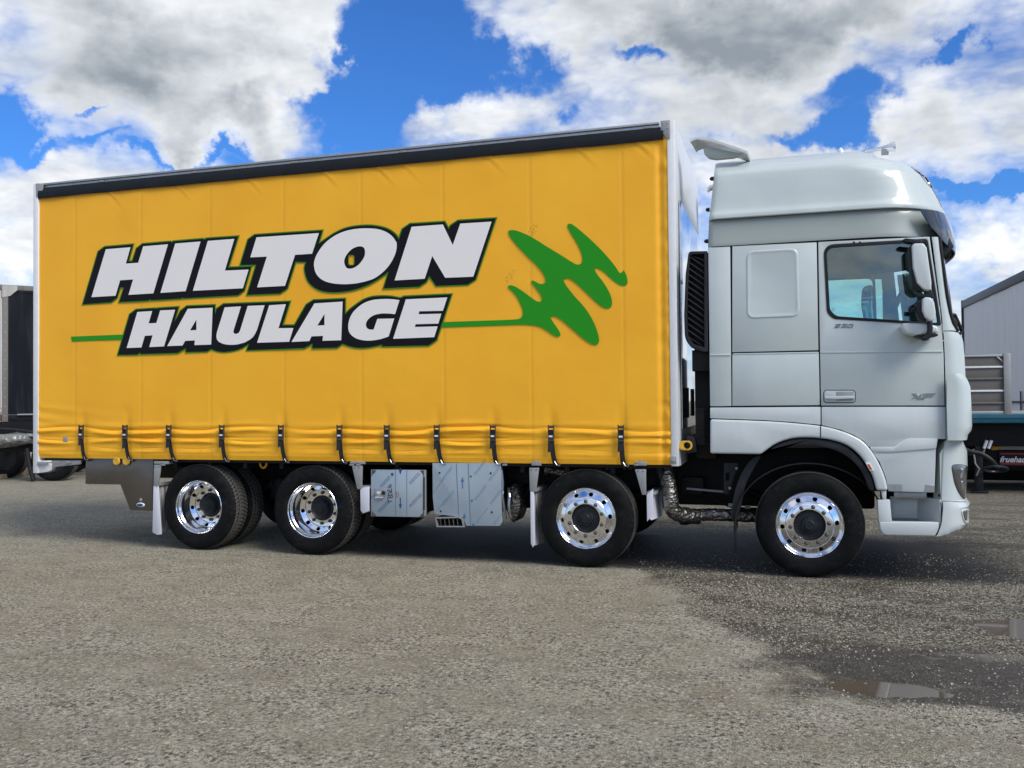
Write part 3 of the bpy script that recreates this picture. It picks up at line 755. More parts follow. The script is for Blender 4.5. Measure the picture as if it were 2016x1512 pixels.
def mirror_panel(t, b, o):
    p = pos(t); t.set(b.inputs['Base Color'], (.74, .76, .78, 1)); b.inputs['Roughness'].default_value = .06; b.inputs['Metallic'].default_value = 1
    bump(t, b, t.noise(t.v('MULTIPLY', p, (1, 1, .4)), 2, 2, .5), .01, .5)
M['mirrorsteel'] = material('mirror_polished_panel', build=mirror_panel)
rows = [[(-.178+.004*math.sin(v_*9), .2+v_*(YW-.34), z) for v_ in np.linspace(0, 1, 14)] for z in (1.35, 3.58)]
put('polished_panel', MB().grid(rows).mesh('polished_panel', solid=.006), 'mirrorsteel', truck)
for y in (.5, 1.5, 2.3):
    slab('wall_rib', (-.17, y, 1.45), (-.14, y+.04, 1.75), 'under', truck)
slab('rear_door', (XL-.03, .11, .95), (XL+.03, YW-.02, ZT-.02), 'white_metal', truck, bevel=.005)
slab('far_curtain', (XL+.06, YW-.02, ZB), (XR-.06, YW, 4.2), 'yellow', truck)
slab('roof_rail', (XL+.09, YW-.06, ZT-.06), (XR-.13, YW, ZT), 'alu', truck)
# vent plate in the curtain
q0, q1 = P(126, 860), P(134, 874)
slab('vent_plate', (q0.x, -.014, q1.z), (q1.x, -.002, q0.z), 'galv', truck, bevel=.003)
# straps
def make_strap(i, px):
    x = X(px, 860); z0 = Z(px, 837, -.03)
    lean = .012+.022*((i*7) % 5)/5
    yb = -.034
    pts = [(x, yb, z0-.045), (x+.001, yb-.004, z0-.12), (x+lean*.25, yb, z0-.20), (x+lean*.6, -.026, z0-.30), (x+lean, -.010, ZB+.01), (x+lean+.03, .02, ZB-.035)]
    pts = [Vector(q) for q in pts]; rows = []
    for q in pts: rows.append([(q.x-.024, q.y, q.z), (q.x+.024, q.y, q.z)])
    s = put('strap', MB().grid(rows).mesh('strap', solid=.004, smooth=60), 'webbing', truck)
    b = MB()
    for sx in (-.030, .024): b.box((x+sx, yb-.022, z0-.165), (x+sx+.006, yb+.006, z0+.004))
    b.box((x-.027, yb-.020, z0-.030), (x+.027, yb-.004, z0-.004)); b.box((x-.027, yb-.024, z0-.158), (x+.027, yb-.006, z0-.138))
    b.tube([(x-.029, yb-.014, z0-.128), (x+.029, yb-.014, z0-.128)], .006, 8)
    put('buckle', b.mesh('buckle', bevel=.0015, seg=1), 'buckle', s)
    put('buckle_label', MB().box((x-.018, yb-.027, z0-.118), (x+.018, yb-.021, z0-.100)), 'white_metal', s)
    w = .01*((i*3) % 4)
    put('strap_tail', MB().prism([(x-.030, z0-.165), (x+.022, z0-.165), (x+.014, z0-.225-w), (x-.034, z0-.240-w)], yb-.016, yb-.010), 'webbing', s)
    hx = x+lean+.03
    put('hook', MB().tube([(hx-.03, -.012, ZB+.02), (hx-.01, -.014, ZB-.012), (hx+.016, -.008, ZB-.022), (hx+.026, .0, ZB+.0)], .0045, 6), 'badge', s)
for i, px in enumerate(strap_px): make_strap(i, px)
# side raves with rope hooks under the curtain
slab('side_rave', (XL+.1, .035, ZB-.035), (XR-.05, .075, ZB+.02), 'under', truck)
# ---------------------------------------------------------------- wheels
RW = .4797
def holed_band(b, r0, y0, r1, y1, nh, hr, phase=0., m=5, depth=.02):
    rm = (r0+r1)/2
    def at(a, r): k = (r-r0)/(r1-r0); return (r*math.cos(a), y0+(y1-y0)*k, r*math.sin(a))
    for h in range(nh):
        ac = phase+2*math.pi*h/nh; da = math.pi/nh; sq = []; N = 4*m
        for i in range(N):
            sd_, u_ = divmod(i, m); u_ = u_/m
            a, r = ((ac-da+2*da*u_, r0), (ac+da, r0+(r1-r0)*u_), (ac+da-2*da*u_, r1), (ac-da, r1+(r0-r1)*u_))[sd_]
            sq.append((a, r))
        circ = []
        for a, r in sq:
            dx = (a-ac)*rm; dr = r-rm; l = math.hypot(dx, dr); circ.append((ac+dx/l*hr/rm, rm+dr/l*hr))
        v = [at(*q) for q in sq]+[at(*q) for q in circ]+[(p[0], p[1]+depth, p[2]) for p in [at(*q) for q in circ]]
        f = [(i, (i+1) % N, (i+1) % N+N, i+N) for i in range(N)]+[(i+N, (i+1) % N+N, (i+1) % N+2*N, i+2*N) for i in range(N)]
        b.add(v, f)
def rim_mesh(deep, phase):
    b = MB(); seg = 80
    if deep:
        a = [(.292, .012), (.300, .006), (.301, -.002), (.296, -.007), (.290, -.002), (.287, .014), (.283, .030), (.270, .042), (.265, .052), (.262, .10), (.258, .168), (.253, .182)]
        b2 = [(.207, .214), (.203, .220), (.199, .221), (.140, .221), (.137, .224), (.137, .24)]
        r0, y0, r1, y1 = .253, .182, .207, .214; hr = .0215
    else:
        a = [(.292, .012), (.300, .006), (.301, -.002), (.296, -.007), (.290, -.002), (.286, .010), (.276, .020), (.270, .022), (.266, .016), (.262, .018)]
        b2 = [(.213, -.006), (.207, -.014), (.200, -.018), (.141, -.018), (.138, -.015), (.138, .02)]
        r0, y0, r1, y1 = .262, .018, .213, -.006; hr = .0215
    for pr in (a, b2):
        n = len(pr); vs = []; fs = []
        for k in range(seg):
            w = 2*math.pi*k/seg
            for r_, h in pr: vs.append((r_*math.cos(w), h, r_*math.sin(w)))
        for k in range(seg):
            k2 = (k+1) % seg
            for i in range(n-1): fs.append((k*n+i, k*n+i+1, k2*n+i+1, k2*n+i))
        b.add(vs, fs)
    holed_band(b, r0, y0, r1, y1, 10, hr, phase, m=5)
    return b.mesh('wheel', smooth=40, merge=True)
def tyre_mesh(drive):
    seg = 420 if drive else 300; wid = .262; prof = []
    sw = [(.296, .006), (.301, -.002), (.315, -.010), (.345, -.019), (.380, -.023), (.412, -.021), (.436, -.014), (.452, -.005), (.463, .006), (.470, .016)]
    tr = list(np.linspace(.026, wid-.026, 24))
    prof = [(r_, y, 0) for r_, y in sw]+[(.4775+.003*math.sin(math.pi*(y-.02)/(wid-.04))*1., y, 1) for y in tr]+[(r_, wid-y, 0) for r_, y in reversed(sw)]
    vs = []; n = len(prof)
    for k in range(seg):
        a = 2*math.pi*k/seg; ca, sa = math.cos(a), math.sin(a)
        for r_, y, fl in prof:
            q = (y-.026)/(wid-.052)
            if fl:
                g = 0
                if drive:
                    for gc in (.25, .5, .75):
                        if abs(q-gc+.012*math.sin(a*70)) < .028: g = 1
                    u_ = (a*70/(2*math.pi)+abs(q-.5)*2.1) % 1
                    if u_ < .2 and (q < .27 or q > .73 or (k//3) % 1 == 0): g = 1
                else:
                    for gc in (.17, .39, .61, .83):
                        if abs(q-gc) < .035: g = 1
                    if (q < .06 or q > .94) and (k % 4 == 0): g = .4
                r_ = r_-.011*g
            elif drive and r_ > .455:
                u_ = (a*70/(2*math.pi)+abs(q-.5)*2.1) % 1
                if u_ < .2: r_ -= .007
            x, z = r_*ca, r_*sa
            if z < -(RW-.003):
                z = -(RW-.003)
            # the sidewall bulges where the tyre carries its load
            if z < -.36:
                w = min(1, (-.36-z)/.08)*max(0, 1-abs(x)/.2); y = y+(-.006 if q < .5 else .006)*w
            vs.append((x, y, z))
    fs = [(k*n+i, k*n+i+1, ((k+1) % seg)*n+i+1, ((k+1) % seg)*n+i) for k in range(seg) for i in range(n-1)]
    fs += [(k*n+n-1, k*n, ((k+1) % seg)*n, ((k+1) % seg)*n+n-1) for k in range(seg)]
    return MB().add(vs, fs).mesh('tyre', smooth=38)
TY_D, TY_S = tyre_mesh(True), tyre_mesh(False)
NUT = MB().lathe([(0, -.032), (.010, -.031), (.014, -.026), (.0155, -.012), (.019, -.010), (.019, 0)], seg=12).mesh('wheel_nut', smooth=40)
HUB_S = MB().lathe([(0, -.036), (.040, -.036), (.046, -.030), (.047, -.018), (.068, -.016), (.074, -.006), (.078, .002), (.118, .006), (.132, .012), (.1375, .016)], seg=48).mesh('hub_cap')
HUB_D = MB().lathe([(0, .108), (.045, .110), (.056, .114), (.060, .124), (.082, .130), (.094, .140), (.100, .152), (.102, .214), (.130, .220), (.1365, .222)], seg=48).mesh('hub_cap')
DRUM = MB().lathe([(.05, .10), (.235, .10), (.24, .12), (.24, .26), (.1, .26)], seg=40, closed=True).mesh('brake_drum')
RIM_D, RIM_S = rim_mesh(True, .15), rim_mesh(False, .1)
def make_wheel(x, drive, rot, y=.024):
    w = put('wheel', (RIM_D if drive else RIM_S), 'chrome', truck, (x, y, RW)); w.rotation_euler.y = 0
    a0 = rot
    def sub(name, me, mat, loc, ry=0.):
        o = put(name, me, mat, w, (x+loc[0], y+loc[1], RW+loc[2])); o.rotation_euler.y = ry; return o
    sub('tyre', TY_D if drive else TY_S, 'rubber', (0, 0, 0))
    if drive: sub('inner_tyre', TY_D, 'rubber', (0, .325, 0), .1)
    sub('hub_cap', HUB_D if drive else HUB_S, 'hub', (0, 0, 0))
    sub('brake_drum', DRUM, 'under', (0, .18 if drive else .0, 0))
    for k in range(10):
        a = a0+2*math.pi*k/10
        sub('wheel_nut', NUT, 'nut', (.1675*math.cos(a), .221 if drive else -.018, .1675*math.sin(a)), a)
    return w
WX = (-5.532, -4.102, -1.098, .976)
for x, dr, a in zip(WX, (1, 1, 0, 0), (.35, .28, .30, .12)): make_wheel(x, dr, a)
def far_wheel(x, drive):                    # wheels on the off side, seen only as dark shapes below the chassis
    w = put('far_wheel', TY_D if drive else TY_S, 'rubber', truck, (x, YW-.29, RW))
    put('wheel_disc', MB().lathe([(0, .05), (.30, .05), (.30, .2), (0, .2)], seg=24).mesh('wheel_disc'), 'under', w, (x, YW-.29, RW))
    if drive: put('inner_tyre', TY_D, 'rubber', w, (x, YW-.615, RW))
for x, dr in zip(WX, (1, 1, 0, 0)): far_wheel(x, dr)

# ---------------------------------------------------------------- chassis and everything slung below the floor
for y in (.82, 1.62):
    b = MB(); b.box((XL+.35, y, .72), (2.0, y+.07, .98)); b.box((-3.6, y-.05, .70), (-.5, y, .99))
    put('chassis_rail', b.mesh('chassis_rail', bevel=.006), 'under', truck)
for x in WX:
    put('axle', MB().tube([(x, .3, RW), (x, .8, RW-.02), (x, 1.25, RW), (x, 1.7, RW-.02), (x, 2.2, RW)], [.06, .065, .13 if x < -3 else .06, .065, .06], 14).mesh('axle'), 'under', truck)
    for y in (.72, 1.7): put('spring', MB().tube([(x-.62, y, .72), (x-.3, y, .60), (x, y, .56), (x+.3, y, .60), (x+.62, y, .72)], .035, 8).mesh('spring'), 'under', truck)
for x in (-4.9, -4.65, -3.5):
    put('air_bag', MB().lathe([(0, .52), (.11, .52), (.13, .56), (.12, .64), (.13, .72), (.11, .76), (0, .76)], seg=20, c=(x, .72, 0), axis='z').mesh('air_bag'), 'under', truck)
for x in np.linspace(XL+.5, XR-.2, 16):
    slab('cross_member', (float(x), .08, ZB-.10), (float(x)+.05, YW-.08, ZB+.02), 'under', truck)
slab('engine_block', (-.3, .75, .55), (1.6, 1.75, 1.25), 'under', truck, bevel=.03)
slab('battery_box', (-2.9, 1.75, .45), (-1.7, 2.4, .95), 'under', truck, bevel=.02)
slab('spare_tank', (-3.4, .5, .75), (-1.8, .78, .95), 'under', truck, bevel=.04)
put('air_tank', MB().lathe([(0, -2.2), (.10, -2.18), (.13, -2.12), (.13, -1.62), (.10, -1.56), (0, -1.54)], seg=24, axis='x', c=(0, .95, .58)).mesh('air_tank'), 'under', truck)
put('propshaft', MB().tube([(-5.4, 1.25, .5), (-.5, 1.25, .62)], .05, 12).mesh('propshaft'), 'under', truck)
# dark steel side panel behind the rear axle
sp = [(169, 900), (168, 953), (237, 954), (256, 1004), (300, 1006), (302, 900)]
dp = plate('side_panel', sp, 'darksteel', truck, .03, .045, bevel=.002)
q = P(277, 994, .03)
put('badge_plate', MB().lathe([(0, -.006), (.9, -.006), (1., -.002), (1, 0)], seg=28).mesh('badge_plate'), 'white_metal', dp, at=(q.x, q.y, q.z)).scale = (.058, 1, .026)
put('badge_emblem', MB().lathe([(0, -.004), (1, -.004), (1, 0)], seg=28).mesh('badge_emblem'), 'ink', dp, at=(q.x-.004, q.y-.0065, q.z)).scale = (.040, 1, .017)
q = P(277, 984, .03)
put('round_stud', MB().lathe([(0, -.008), (.012, -.006), (.018, -.005), (.02, 0)], seg=16).mesh('round_stud'), 'galv', dp, at=tuple(q))
for px, c in ((228, 'yellow_ring'), (247, 'yellow_ring')):
    q = P(px, 908, .0)
    put('marker_disc', MB().lathe([(0, -.01), (.04, -.012), (.05, 0)], seg=20).mesh('marker_disc'), c, truck, at=(q.x, -.0+.012, q.z))
# rear corner casting with the curtain ratchet
plate('rear_corner_box', [(71, 907), (98, 907), (98, 926), (94, 929), (71, 932)], 'white_metal', truck, .0, .09, bevel=.006)
b = MB().prism(pp([(98, 906), (162, 906), (160, 914), (112, 919), (102, 929), (98, 930)], .05), .03, .06)
put('tail_bracket', b.mesh('tail_bracket', bevel=.004), 'galv', truck)
b = MB(); q0 = P(75, 909, -.02); q1 = P(92, 915, -.02); b.box((q0.x, -.035, q1.z), (q1.x, -.005, q0.z))
b.tube([P(90, 911, -.02), P(116, 910, -.02)], .008, 8); q0 = P(130, 908, -.0); q1 = P(137, 912, -.0); b.box((q0.x, -.01, q1.z), (q1.x, .03, q0.z))
put('curtain_ratchet', b.mesh('curtain_ratchet', bevel=.002), 'galv', truck)
# mudguard brackets and flaps
def bracket(pts, rivets, Y=.0):
    o = plate('flap_bracket', pts, 'galv', truck, Y, Y+.02, bevel=.002)
    for px, py in rivets:
        q = P(px, py, Y); put('bolt', MB().lathe([(0, -.006), (.006, -.005), (.008, 0)], seg=10).mesh('bolt'), 'badge', o, at=tuple(q))
bracket([(303, 915), (317, 915), (310, 958), (302, 955)], [(305.5, 918.5), (313, 918.5)])
bracket([(693, 917), (713, 917), (712, 963), (703, 963)], [(698, 920.5), (706.5, 920.5)])
bracket([(1042, 921), (1061, 921), (1055, 968), (1043, 967)], [(1046, 924.5), (1056, 924.5)])
bracket([(1250, 924), (1271.5, 924), (1272, 974), (1264, 974)], [(1256, 927.5), (1266, 927.5)])
for px0, px1 in ((303, 330), (690, 718), (1046, 1065), (1254, 1273)):
    q0, q1 = P(px0, 908), P(px1, 917 if px0 > 1000 else 914); slab('flap_arm', (q0.x, .0, q1.z), (q1.x, .5, q0.z), 'galv', truck)
for px in (316, 688, 701, 989, 1248):
    q0, q1 = P(px, 909), P(px+9, 917)
    b = MB(); b.box((q0.x, -.005, q1.z), (q1.x, .02, q1.z+.018)); b.box((q0.x+.01, -.008, q1.z+.022), (q1.x-.01, .02, q0.z))
    put('hinge_clip', b.mesh('hinge_clip', bevel=.003), 'alu', truck)
def flap(name, x0, x1, zt, zb, y0, y1, mat, lean=.0):
    """flap across the wheel: leading edge towards the camera, thin, running inboard"""
    rows = []
    for v_ in np.linspace(0, 1, 8):
        z = zt+(zb-zt)*v_; r_ = []
        for w in np.linspace(0, 1, 10):
            cut = .03*max(0, (v_-.85)/.15)*(1 if w > .9 or w < .05 else 0)
            r_.append((x0+(x1-x0)*w+lean*v_+.02*math.sin(w*3)*v_, y0+(y1-y0)*w, z+cut))
        rows.append(r_)
    put(name, MB().grid(rows).mesh(name, solid=.008, bevel=0), mat, truck)
    b = MB().box((min(x0, x1)-.0, y0, zt), (max(x0, x1)+.012, y1, zt+.03)); put('flap_strip', b.mesh('flap_strip', bevel=.002), 'galv', truck)
q = P(302, 957); q2 = P(300, 1050)
flap('mudflap', q.x, q.x+.03, q.z, q2.z, .015, .60, 'flap', -.012)
plate('mudflap_edge', [(302, 957), (312, 957), (318, 1052), (309, 1053), (300, 1048)], 'flap_clean', truck, .006, .014, bevel=.002)
q = P(710, 962); q2 = P(714, 1010)
flap('mudflap', q.x, q.x+.11, q.z, q2.z, .02, .60, 'flap_clean', .02)
plate('mudflap_edge', [(709, 961), (727, 958), (727, 1006), (714, 1011), (710, 1005)], 'flap_clean', truck, .006, .014, bevel=.002)
q = P(1044, 968); q2 = P(1048, 1076)
flap('mudflap', q.x, q.x+.05, q.z, q2.z, .015, .55, 'flap', .01)
plate('mudflap_edge', [(1044, 966), (1051, 966), (1053, 1072), (1049, 1078), (1045, 1070)], 'flap_clean', truck, .004, .014, bevel=.002)
q = P(1273, 975); q2 = P(1275, 1026)
flap('mudflap', q.x, q.x+.07, q.z, q2.z, .02, .5, 'flap_clean', .01)
plate('mudflap_edge', [(1273, 974), (1286, 962), (1286, 1012), (1274, 1027)], 'flap_clean', truck, .006, .014, bevel=.002)
# tow eye between the rear wheels
q = P(518.5, 910, .2)
ring = [(q.x+.042*math.cos(a), .2, q.z+.062*math.sin(a)) for a in np.linspace(0, 2*math.pi, 22)]
put('rope_eye', MB().tube(ring, .013, 8).mesh('rope_eye'), 'yellow_ring', truck)

# tool box with protective blue film
def film_print(parent, marks, Y, mat='ink'):
    b = MB()
    for (x0, y0, x1, y1, wd) in marks:
        a, c = P(x0, y0, Y), P(x1, y1, Y); d = (c-a); d.y = 0; l = d.length; d.normalize(); nrm = Vector((-d.z, 0, d.x))*wd/2
        k = 0.
        r_ = random.Random(int(x0*7+y0))
        while k < l:
            e = min(l, k+r_.uniform(.012, .035)); p0 = a+d*k; p1 = a+d*e
            b.add([(p0-nrm), (p1-nrm), (p1+nrm), (p0+nrm)], [(0, 1, 2, 3)]); k = e+r_.uniform(.003, .008)
    return put('film_print', b.mesh('film_print'), mat, parent)
def arrow(parent, px, y0, y1, Y, mat='ink'):
    """blue direction arrow printed on the film"""
    a, c = P(px, y0, Y), P(px, y1, Y); s = 1 if c.z < a.z else -1; L = abs(a.z-c.z)
    x = c.x; z = c.z; b = MB()
    b.add([(x-.006, Y, a.z), (x+.006, Y, a.z), (x+.006, Y, z+s*.045), (x-.006, Y, z+s*.045)], [(0, 1, 2, 3)])
    b.add([(x-.018, Y, z+s*.05), (x+.018, Y, z+s*.05), (x, Y, z)], [(0, 1, 2)])
    put('film_arrow', b.mesh('film_arrow'), mat, parent)
def Q_(p): return zz(p, 12.6, 720, 910)
tb = plate('tool_box', Q_([(125, 185), (1480, 195), (1485, 1335), (1440, 1370), (125, 1345)]), 'galv', truck, .02, .05, bevel=.004, Y=.012)
door = plate('tool_box_door', Q_([(132, 192), (1425, 200), (1425, 1362), (132, 1340)]), 'film', truck, .008, .019, bevel=.002)
for tri in ([(132, 192), (240, 200), (132, 330)], [(132, 1215), (250, 1340), (132, 1338)], [(1335, 205), (1425, 205), (1425, 335)], [(1425, 1240), (1425, 1362), (1310, 1356)]):
    flat('bare_corner', Q_(tri), 'darksteel', .0065, parent=tb)
for px, w in (((722, 722), 1), ((1003, 1003), 1)):
    a = Q_([(px[0]-5, 200), (px[0]+7, 200), (px[0]+7, 1350), (px[0]-5, 1345)]); flat('film_seam', a, 'inkpale', .0067, parent=tb)
film_print(tb, [(*Q_([(140, 340)])[0], *Q_([(255, 225)])[0], .006), (*Q_([(345, 600)])[0], *Q_([(590, 335)])[0], .006), (*Q_([(385, 615)])[0], *Q_([(615, 375)])[0], .006),
                (*Q_([(140, 870)])[0], *Q_([(215, 790)])[0], .006), (*Q_([(150, 905)])[0], *Q_([(225, 825)])[0], .006),
                (*Q_([(305, 1215)])[0], *Q_([(545, 960)])[0], .007), (*Q_([(330, 1250)])[0], *Q_([(570, 1000)])[0], .006),
                (*Q_([(1080, 510)])[0], *Q_([(1320, 245)])[0], .006), (*Q_([(1105, 545)])[0], *Q_([(1345, 285)])[0], .006),
                (*Q_([(1075, 1085)])[0], *Q_([(1370, 775)])[0], .007), (*Q_([(1105, 1115)])[0], *Q_([(1395, 810)])[0], .006)], .0062)
q = Q_([(657, 300)])[0]; w_ = P(q[0], q[1], .0062)
flat('film_logo', [(w_.x+.014*math.cos(a)*(1+.3*(k % 2)), w_.z+.014*math.sin(a)*(1+.3*(k % 2))) for k, a in enumerate(np.linspace(0, 2*math.pi, 17)[:-1])], 'ink', .0062, parent=tb, pix=False)
arrow(tb, 788.3, 922, 934.5, .0062); arrow(tb, 788.3, 979.5, 1002.5, .0062)
film_print(tb, [(*Q_([(740, 900)])[0], *Q_([(730, 760)])[0], .006), (*Q_([(775, 890)])[0], *Q_([(762, 715)])[0], .006), (*Q_([(820, 865)])[0], *Q_([(805, 740)])[0], .005)], .0061, 'redink')
# handwritten TB026, written upwards
def scribble(parent, strokes, Y, r=.0030):
    b = MB()
    for st in strokes:
        pts = catmull([(P(*q, Y).x, P(*q, Y).z) for q in Q_(st)], 4, False) if len(st) > 2 else [(P(*q, Y).x, P(*q, Y).z) for q in Q_(st)]
        b.tube([(a, Y, c) for a, c in pts], r, 5)
    put('handwriting', b.mesh('handwriting'), 'marker', parent)
scribble(tb, [[(575, 1015), (545, 905)], [(565, 965), (655, 965)],
              [(550, 890), (660, 868)], [(548, 895), (560, 800), (600, 840), (605, 880)], [(600, 850), (640, 800), (668, 840), (655, 885)],
              [(560, 790), (585, 745), (640, 745), (655, 790), (620, 820), (575, 815), (560, 790)],
              [(545, 725), (540, 700), (575, 690), (610, 720), (645, 725)], [(645, 725), (640, 640)],
              [(548, 605), (600, 625), (635, 600), (628, 560), (600, 555), (592, 590), (612, 622)]], .006)
q0, q1 = P(733, 926, .05), P(833, 1012, .05); slab('box_body', (q0.x, .05, q1.z), (q1.x, .45, q0.z), 'under', tb)
lk = plate('lock_plate', roundpoly(Q_([(230, 625), (440, 620), (490, 745), (480, 800), (425, 905), (240, 905)]), .012), 'alu', tb, -.008, .008, bevel=.003)
b = MB(); q0 = P(*Q_([(275, 720)])[0], -.01); q1 = P(*Q_([(375, 850)])[0], -.01); b.box((q0.x, -.016, q1.z), (q1.x, -.006, q0.z))
q0 = P(*Q_([(240, 850)])[0], -.012); q1 = P(*Q_([(435, 900)])[0], -.012); b.box((q0.x, -.024, q1.z), (q1.x, -.006, q0.z))
put('lock_handle', b.mesh('lock_handle', bevel=.003), 'chrome', tb)
q = P(*Q_([(440, 760)])[0], -.01); put('lock_barrel', MB().lathe([(0, -.014), (.018, -.012), (.022, 0)], seg=16).mesh('lock_barrel'), 'black', tb, at=tuple(q))
plate('hinge', Q_([(1440, 205), (1482, 205), (1482, 1335), (1440, 1350)]), 'galv', tb, .002, .019, bevel=.002)
plate('hinge_gap', Q_([(1436, 370), (1462, 370), (1462, 1180), (1436, 1190)]), 'seam', tb, -.001, .002, bevel=0)
# exhaust box under film, with the outlet below
def K_(p): return zz(p, 5.04, 660, 820)
eb = plate('exhaust_box', roundpoly(K_([(965, 462), (1630, 462), (1640, 500), (1648, 1050), (1630, 1085), (1300, 1083), (1270, 1000), (985, 965), (968, 800)]), .03), 'film', truck, -.004, .06, bevel=.014, seg=3)
for px in (1200, 1318): flat('film_seam', K_([(px-3, 465), (px+3, 465), (px+26, 1080 if px > 1250 else 985), (px+20, 1080 if px > 1250 else 985)]), 'inkpale', -.0055, parent=eb)
film_print(eb, [(*K_([(a, c)])[0], *K_([(a+115, c-150)])[0], .0045) for a, c in ((1045, 640), (1060, 880), (1375, 575), (1380, 825), (1400, 1055), (1520, 635), (1530, 870), (970, 760), (1570, 1070), (990, 960))]
           + [(*K_([(a, c)])[0], *K_([(a+100, c-130)])[0], .004) for a, c in ((1060, 640), (1078, 880), (1392, 575), (1398, 825), (1535, 640), (1548, 870))], -.0055, 'inkpale')
arrow(eb, 660+1262/5.04, 820+715/5.04, 820+598/5.04, -.0055, 'inkpale'); arrow(eb, 660+1280/5.04, 820+1020/5.04, 820+955/5.04, -.0055, 'inkpale')
for a, c in ((1345, 595), (1355, 835), (1370, 1072)):
    w_ = P(*K_([(a, c)])[0], -.0055); flat('film_logo', [(w_.x+.011*math.cos(g)*(1+.3*(k % 2)), w_.z+.011*math.sin(g)*(1+.3*(k % 2))) for k, g in enumerate(np.linspace(0, 2*math.pi, 17)[:-1])], 'inkpale', -.0055, parent=eb, pix=False)
for a, c in ((1035, 558), (1543, 562), (1046, 940), (1553, 950)):
    q = P(*K_([(a, c)])[0], -.005); put('bolt_hole', MB().lathe([(0, -.003), (.009, -.003), (.011, 0)], seg=12).mesh('bolt_hole'), 'marker', eb, at=tuple(q))
q0, q1 = P(860, 915, .06), P(975, 1015, .06); slab('box_body', (q0.x, .06, q1.z), (q1.x, .5, q0.z), 'under', eb)
ot = roundpoly(K_([(990, 1002), (1235, 993), (1270, 1015), (1285, 1098), (1005, 1098)]), .02)
oi = roundpoly(K_([(1002, 1014), (1228, 1008), (1252, 1026), (1265, 1088), (1018, 1088)]), .015)
plate('exhaust_outlet', ot, 'alu', truck, -.02, .35, holes=[oi], bevel=.003)
b = MB().prism(pp(K_([(1002, 1014), (1252, 1012), (1262, 1086), (1018, 1088)])), .10, .12); put('outlet_back', b, 'under', truck)
for k in range(5):
    a = 1040+k*42; plate('outlet_vane', K_([(a, 1018), (a+6, 1018), (a+12, 1084), (a+6, 1084)]), 'foil', truck, .0, .10, bevel=0)
# mirror-finish heat shield and pipes beside the exhaust box
b = MB(); q = P(993, 980, .12)
pts = [(P(988, 925, .05)), P(990, 950, .03), P(989, 975, .02), P(993, 1000, .02), P(996, 1022, .05)]
put('shield_strip', MB().tube(pts, .014, 8).mesh('shield_strip'), 'badge', truck)
pts = catmull([tuple(P(1001, 962, .10)), tuple(P(1003, 975, .04)), tuple(P(1002, 1000, .02)), tuple(P(1006, 1018, .04)), tuple(P(1012, 1026, .12))], 4, False)
put('shield_strip', MB().tube(pts, .016, 8).mesh('shield_strip'), 'badge', truck)
q = P(1009, 990, .3); put('muffler_end', MB().lathe([(0, .0), (.10, .0), (.17, .02), (.20, .06), (.20, .25), (0, .25)], seg=32, axis='y').mesh('muffler_end'), 'foil', truck, at=tuple(q)).scale = (.45, 1, 1.0)
put('flex_pipe', MB().tube(catmull([tuple(P(1014, 1010, .4)), tuple(P(1028, 990, .5)), tuple(P(1040, 965, .6)), tuple(P(1046, 930, .7))], 6, False), .05, 14).mesh('flex_pipe'), 'under', truck)
# wrapped exhaust pipe between the front wheels
def bellows(path, r, amp=.004, freq=3, n=6):
    c_ = catmull([tuple(p) for p in path], n, False)
    return MB().tube(c_, [r+amp*math.sin(i*freq) for i in range(len(c_))], 22)
put('exhaust_pipe', bellows([P(1290, 906, .45), P(1304, 918, .32), P(1314, 945, .26), P(1320, 980, .24), P(1324, 1003, .26), P(1342, 1014, .34), P(1375, 1017, .45)], .075).mesh('exhaust_pipe'), 'foil', truck)
put('exhaust_pipe', bellows([P(1360, 1016, .45), P(1390, 1013, .5), P(1430, 1014, .5), P(1500, 1017, .55)], .062, .003).mesh('exhaust_pipe'), 'foil', truck)
put('pipe_elbow', MB().tube([P(1340, 1016, .38), P(1350, 1016, .4), P(1358, 1016, .42)], [.085, .09, .08], 20).mesh('pipe_elbow'), 'under', truck)
put('exhaust_pipe', bellows([P(1075, 925, .55), P(1110, 930, .55), P(1150, 925, .6), P(1290, 912, .6)], .06, .004).mesh('exhaust_pipe'), 'foil', truck)
# bracket plate, pipes and fittings ahead of the body
plate('pump_bracket', [(1425, 911), (1453, 911), (1452, 922), (1436, 972), (1430, 975), (1425, 970)], 'black', truck, .25, .28, bevel=.004, holes=[[(1429, 931), (1436, 931), (1436, 946), (1429, 946)]])
for a, c in ((1450, 922), (1437, 961)):
    q = P(a, c, .25); put('bolt', MB().lathe([(0, -.014), (.012, -.012), (.016, 0)], seg=10).mesh('bolt'), 'galv', truck, at=tuple(q))
put('brake_pipe', MB().tube([P(1352, 962, .5), P(1400, 966, .5), P(1425, 968, .45)], .012, 8).mesh('brake_pipe'), 'galv', truck)
slab('fuel_filter', tuple(P(1348, 968, .9)), tuple(P(1385, 940, .6)), 'under', truck, bevel=.01)
put('coolant_pipe', MB().tube(catmull([tuple(P(1405, 985, .6)), tuple(P(1425, 992, .6)), tuple(P(1450, 1000, .6)), tuple(P(1490, 1002, .6))], 4, False), .014, 8).mesh('coolant_pipe'), 'under', truck)
for a, c in ((1438, 994), (1471, 998)):
    q = P(a, c, .5); slab('pipe_clamp', (q.x-.02, .5, q.z-.02), (q.x+.03, .53, q.z+.015), 'galv', truck)
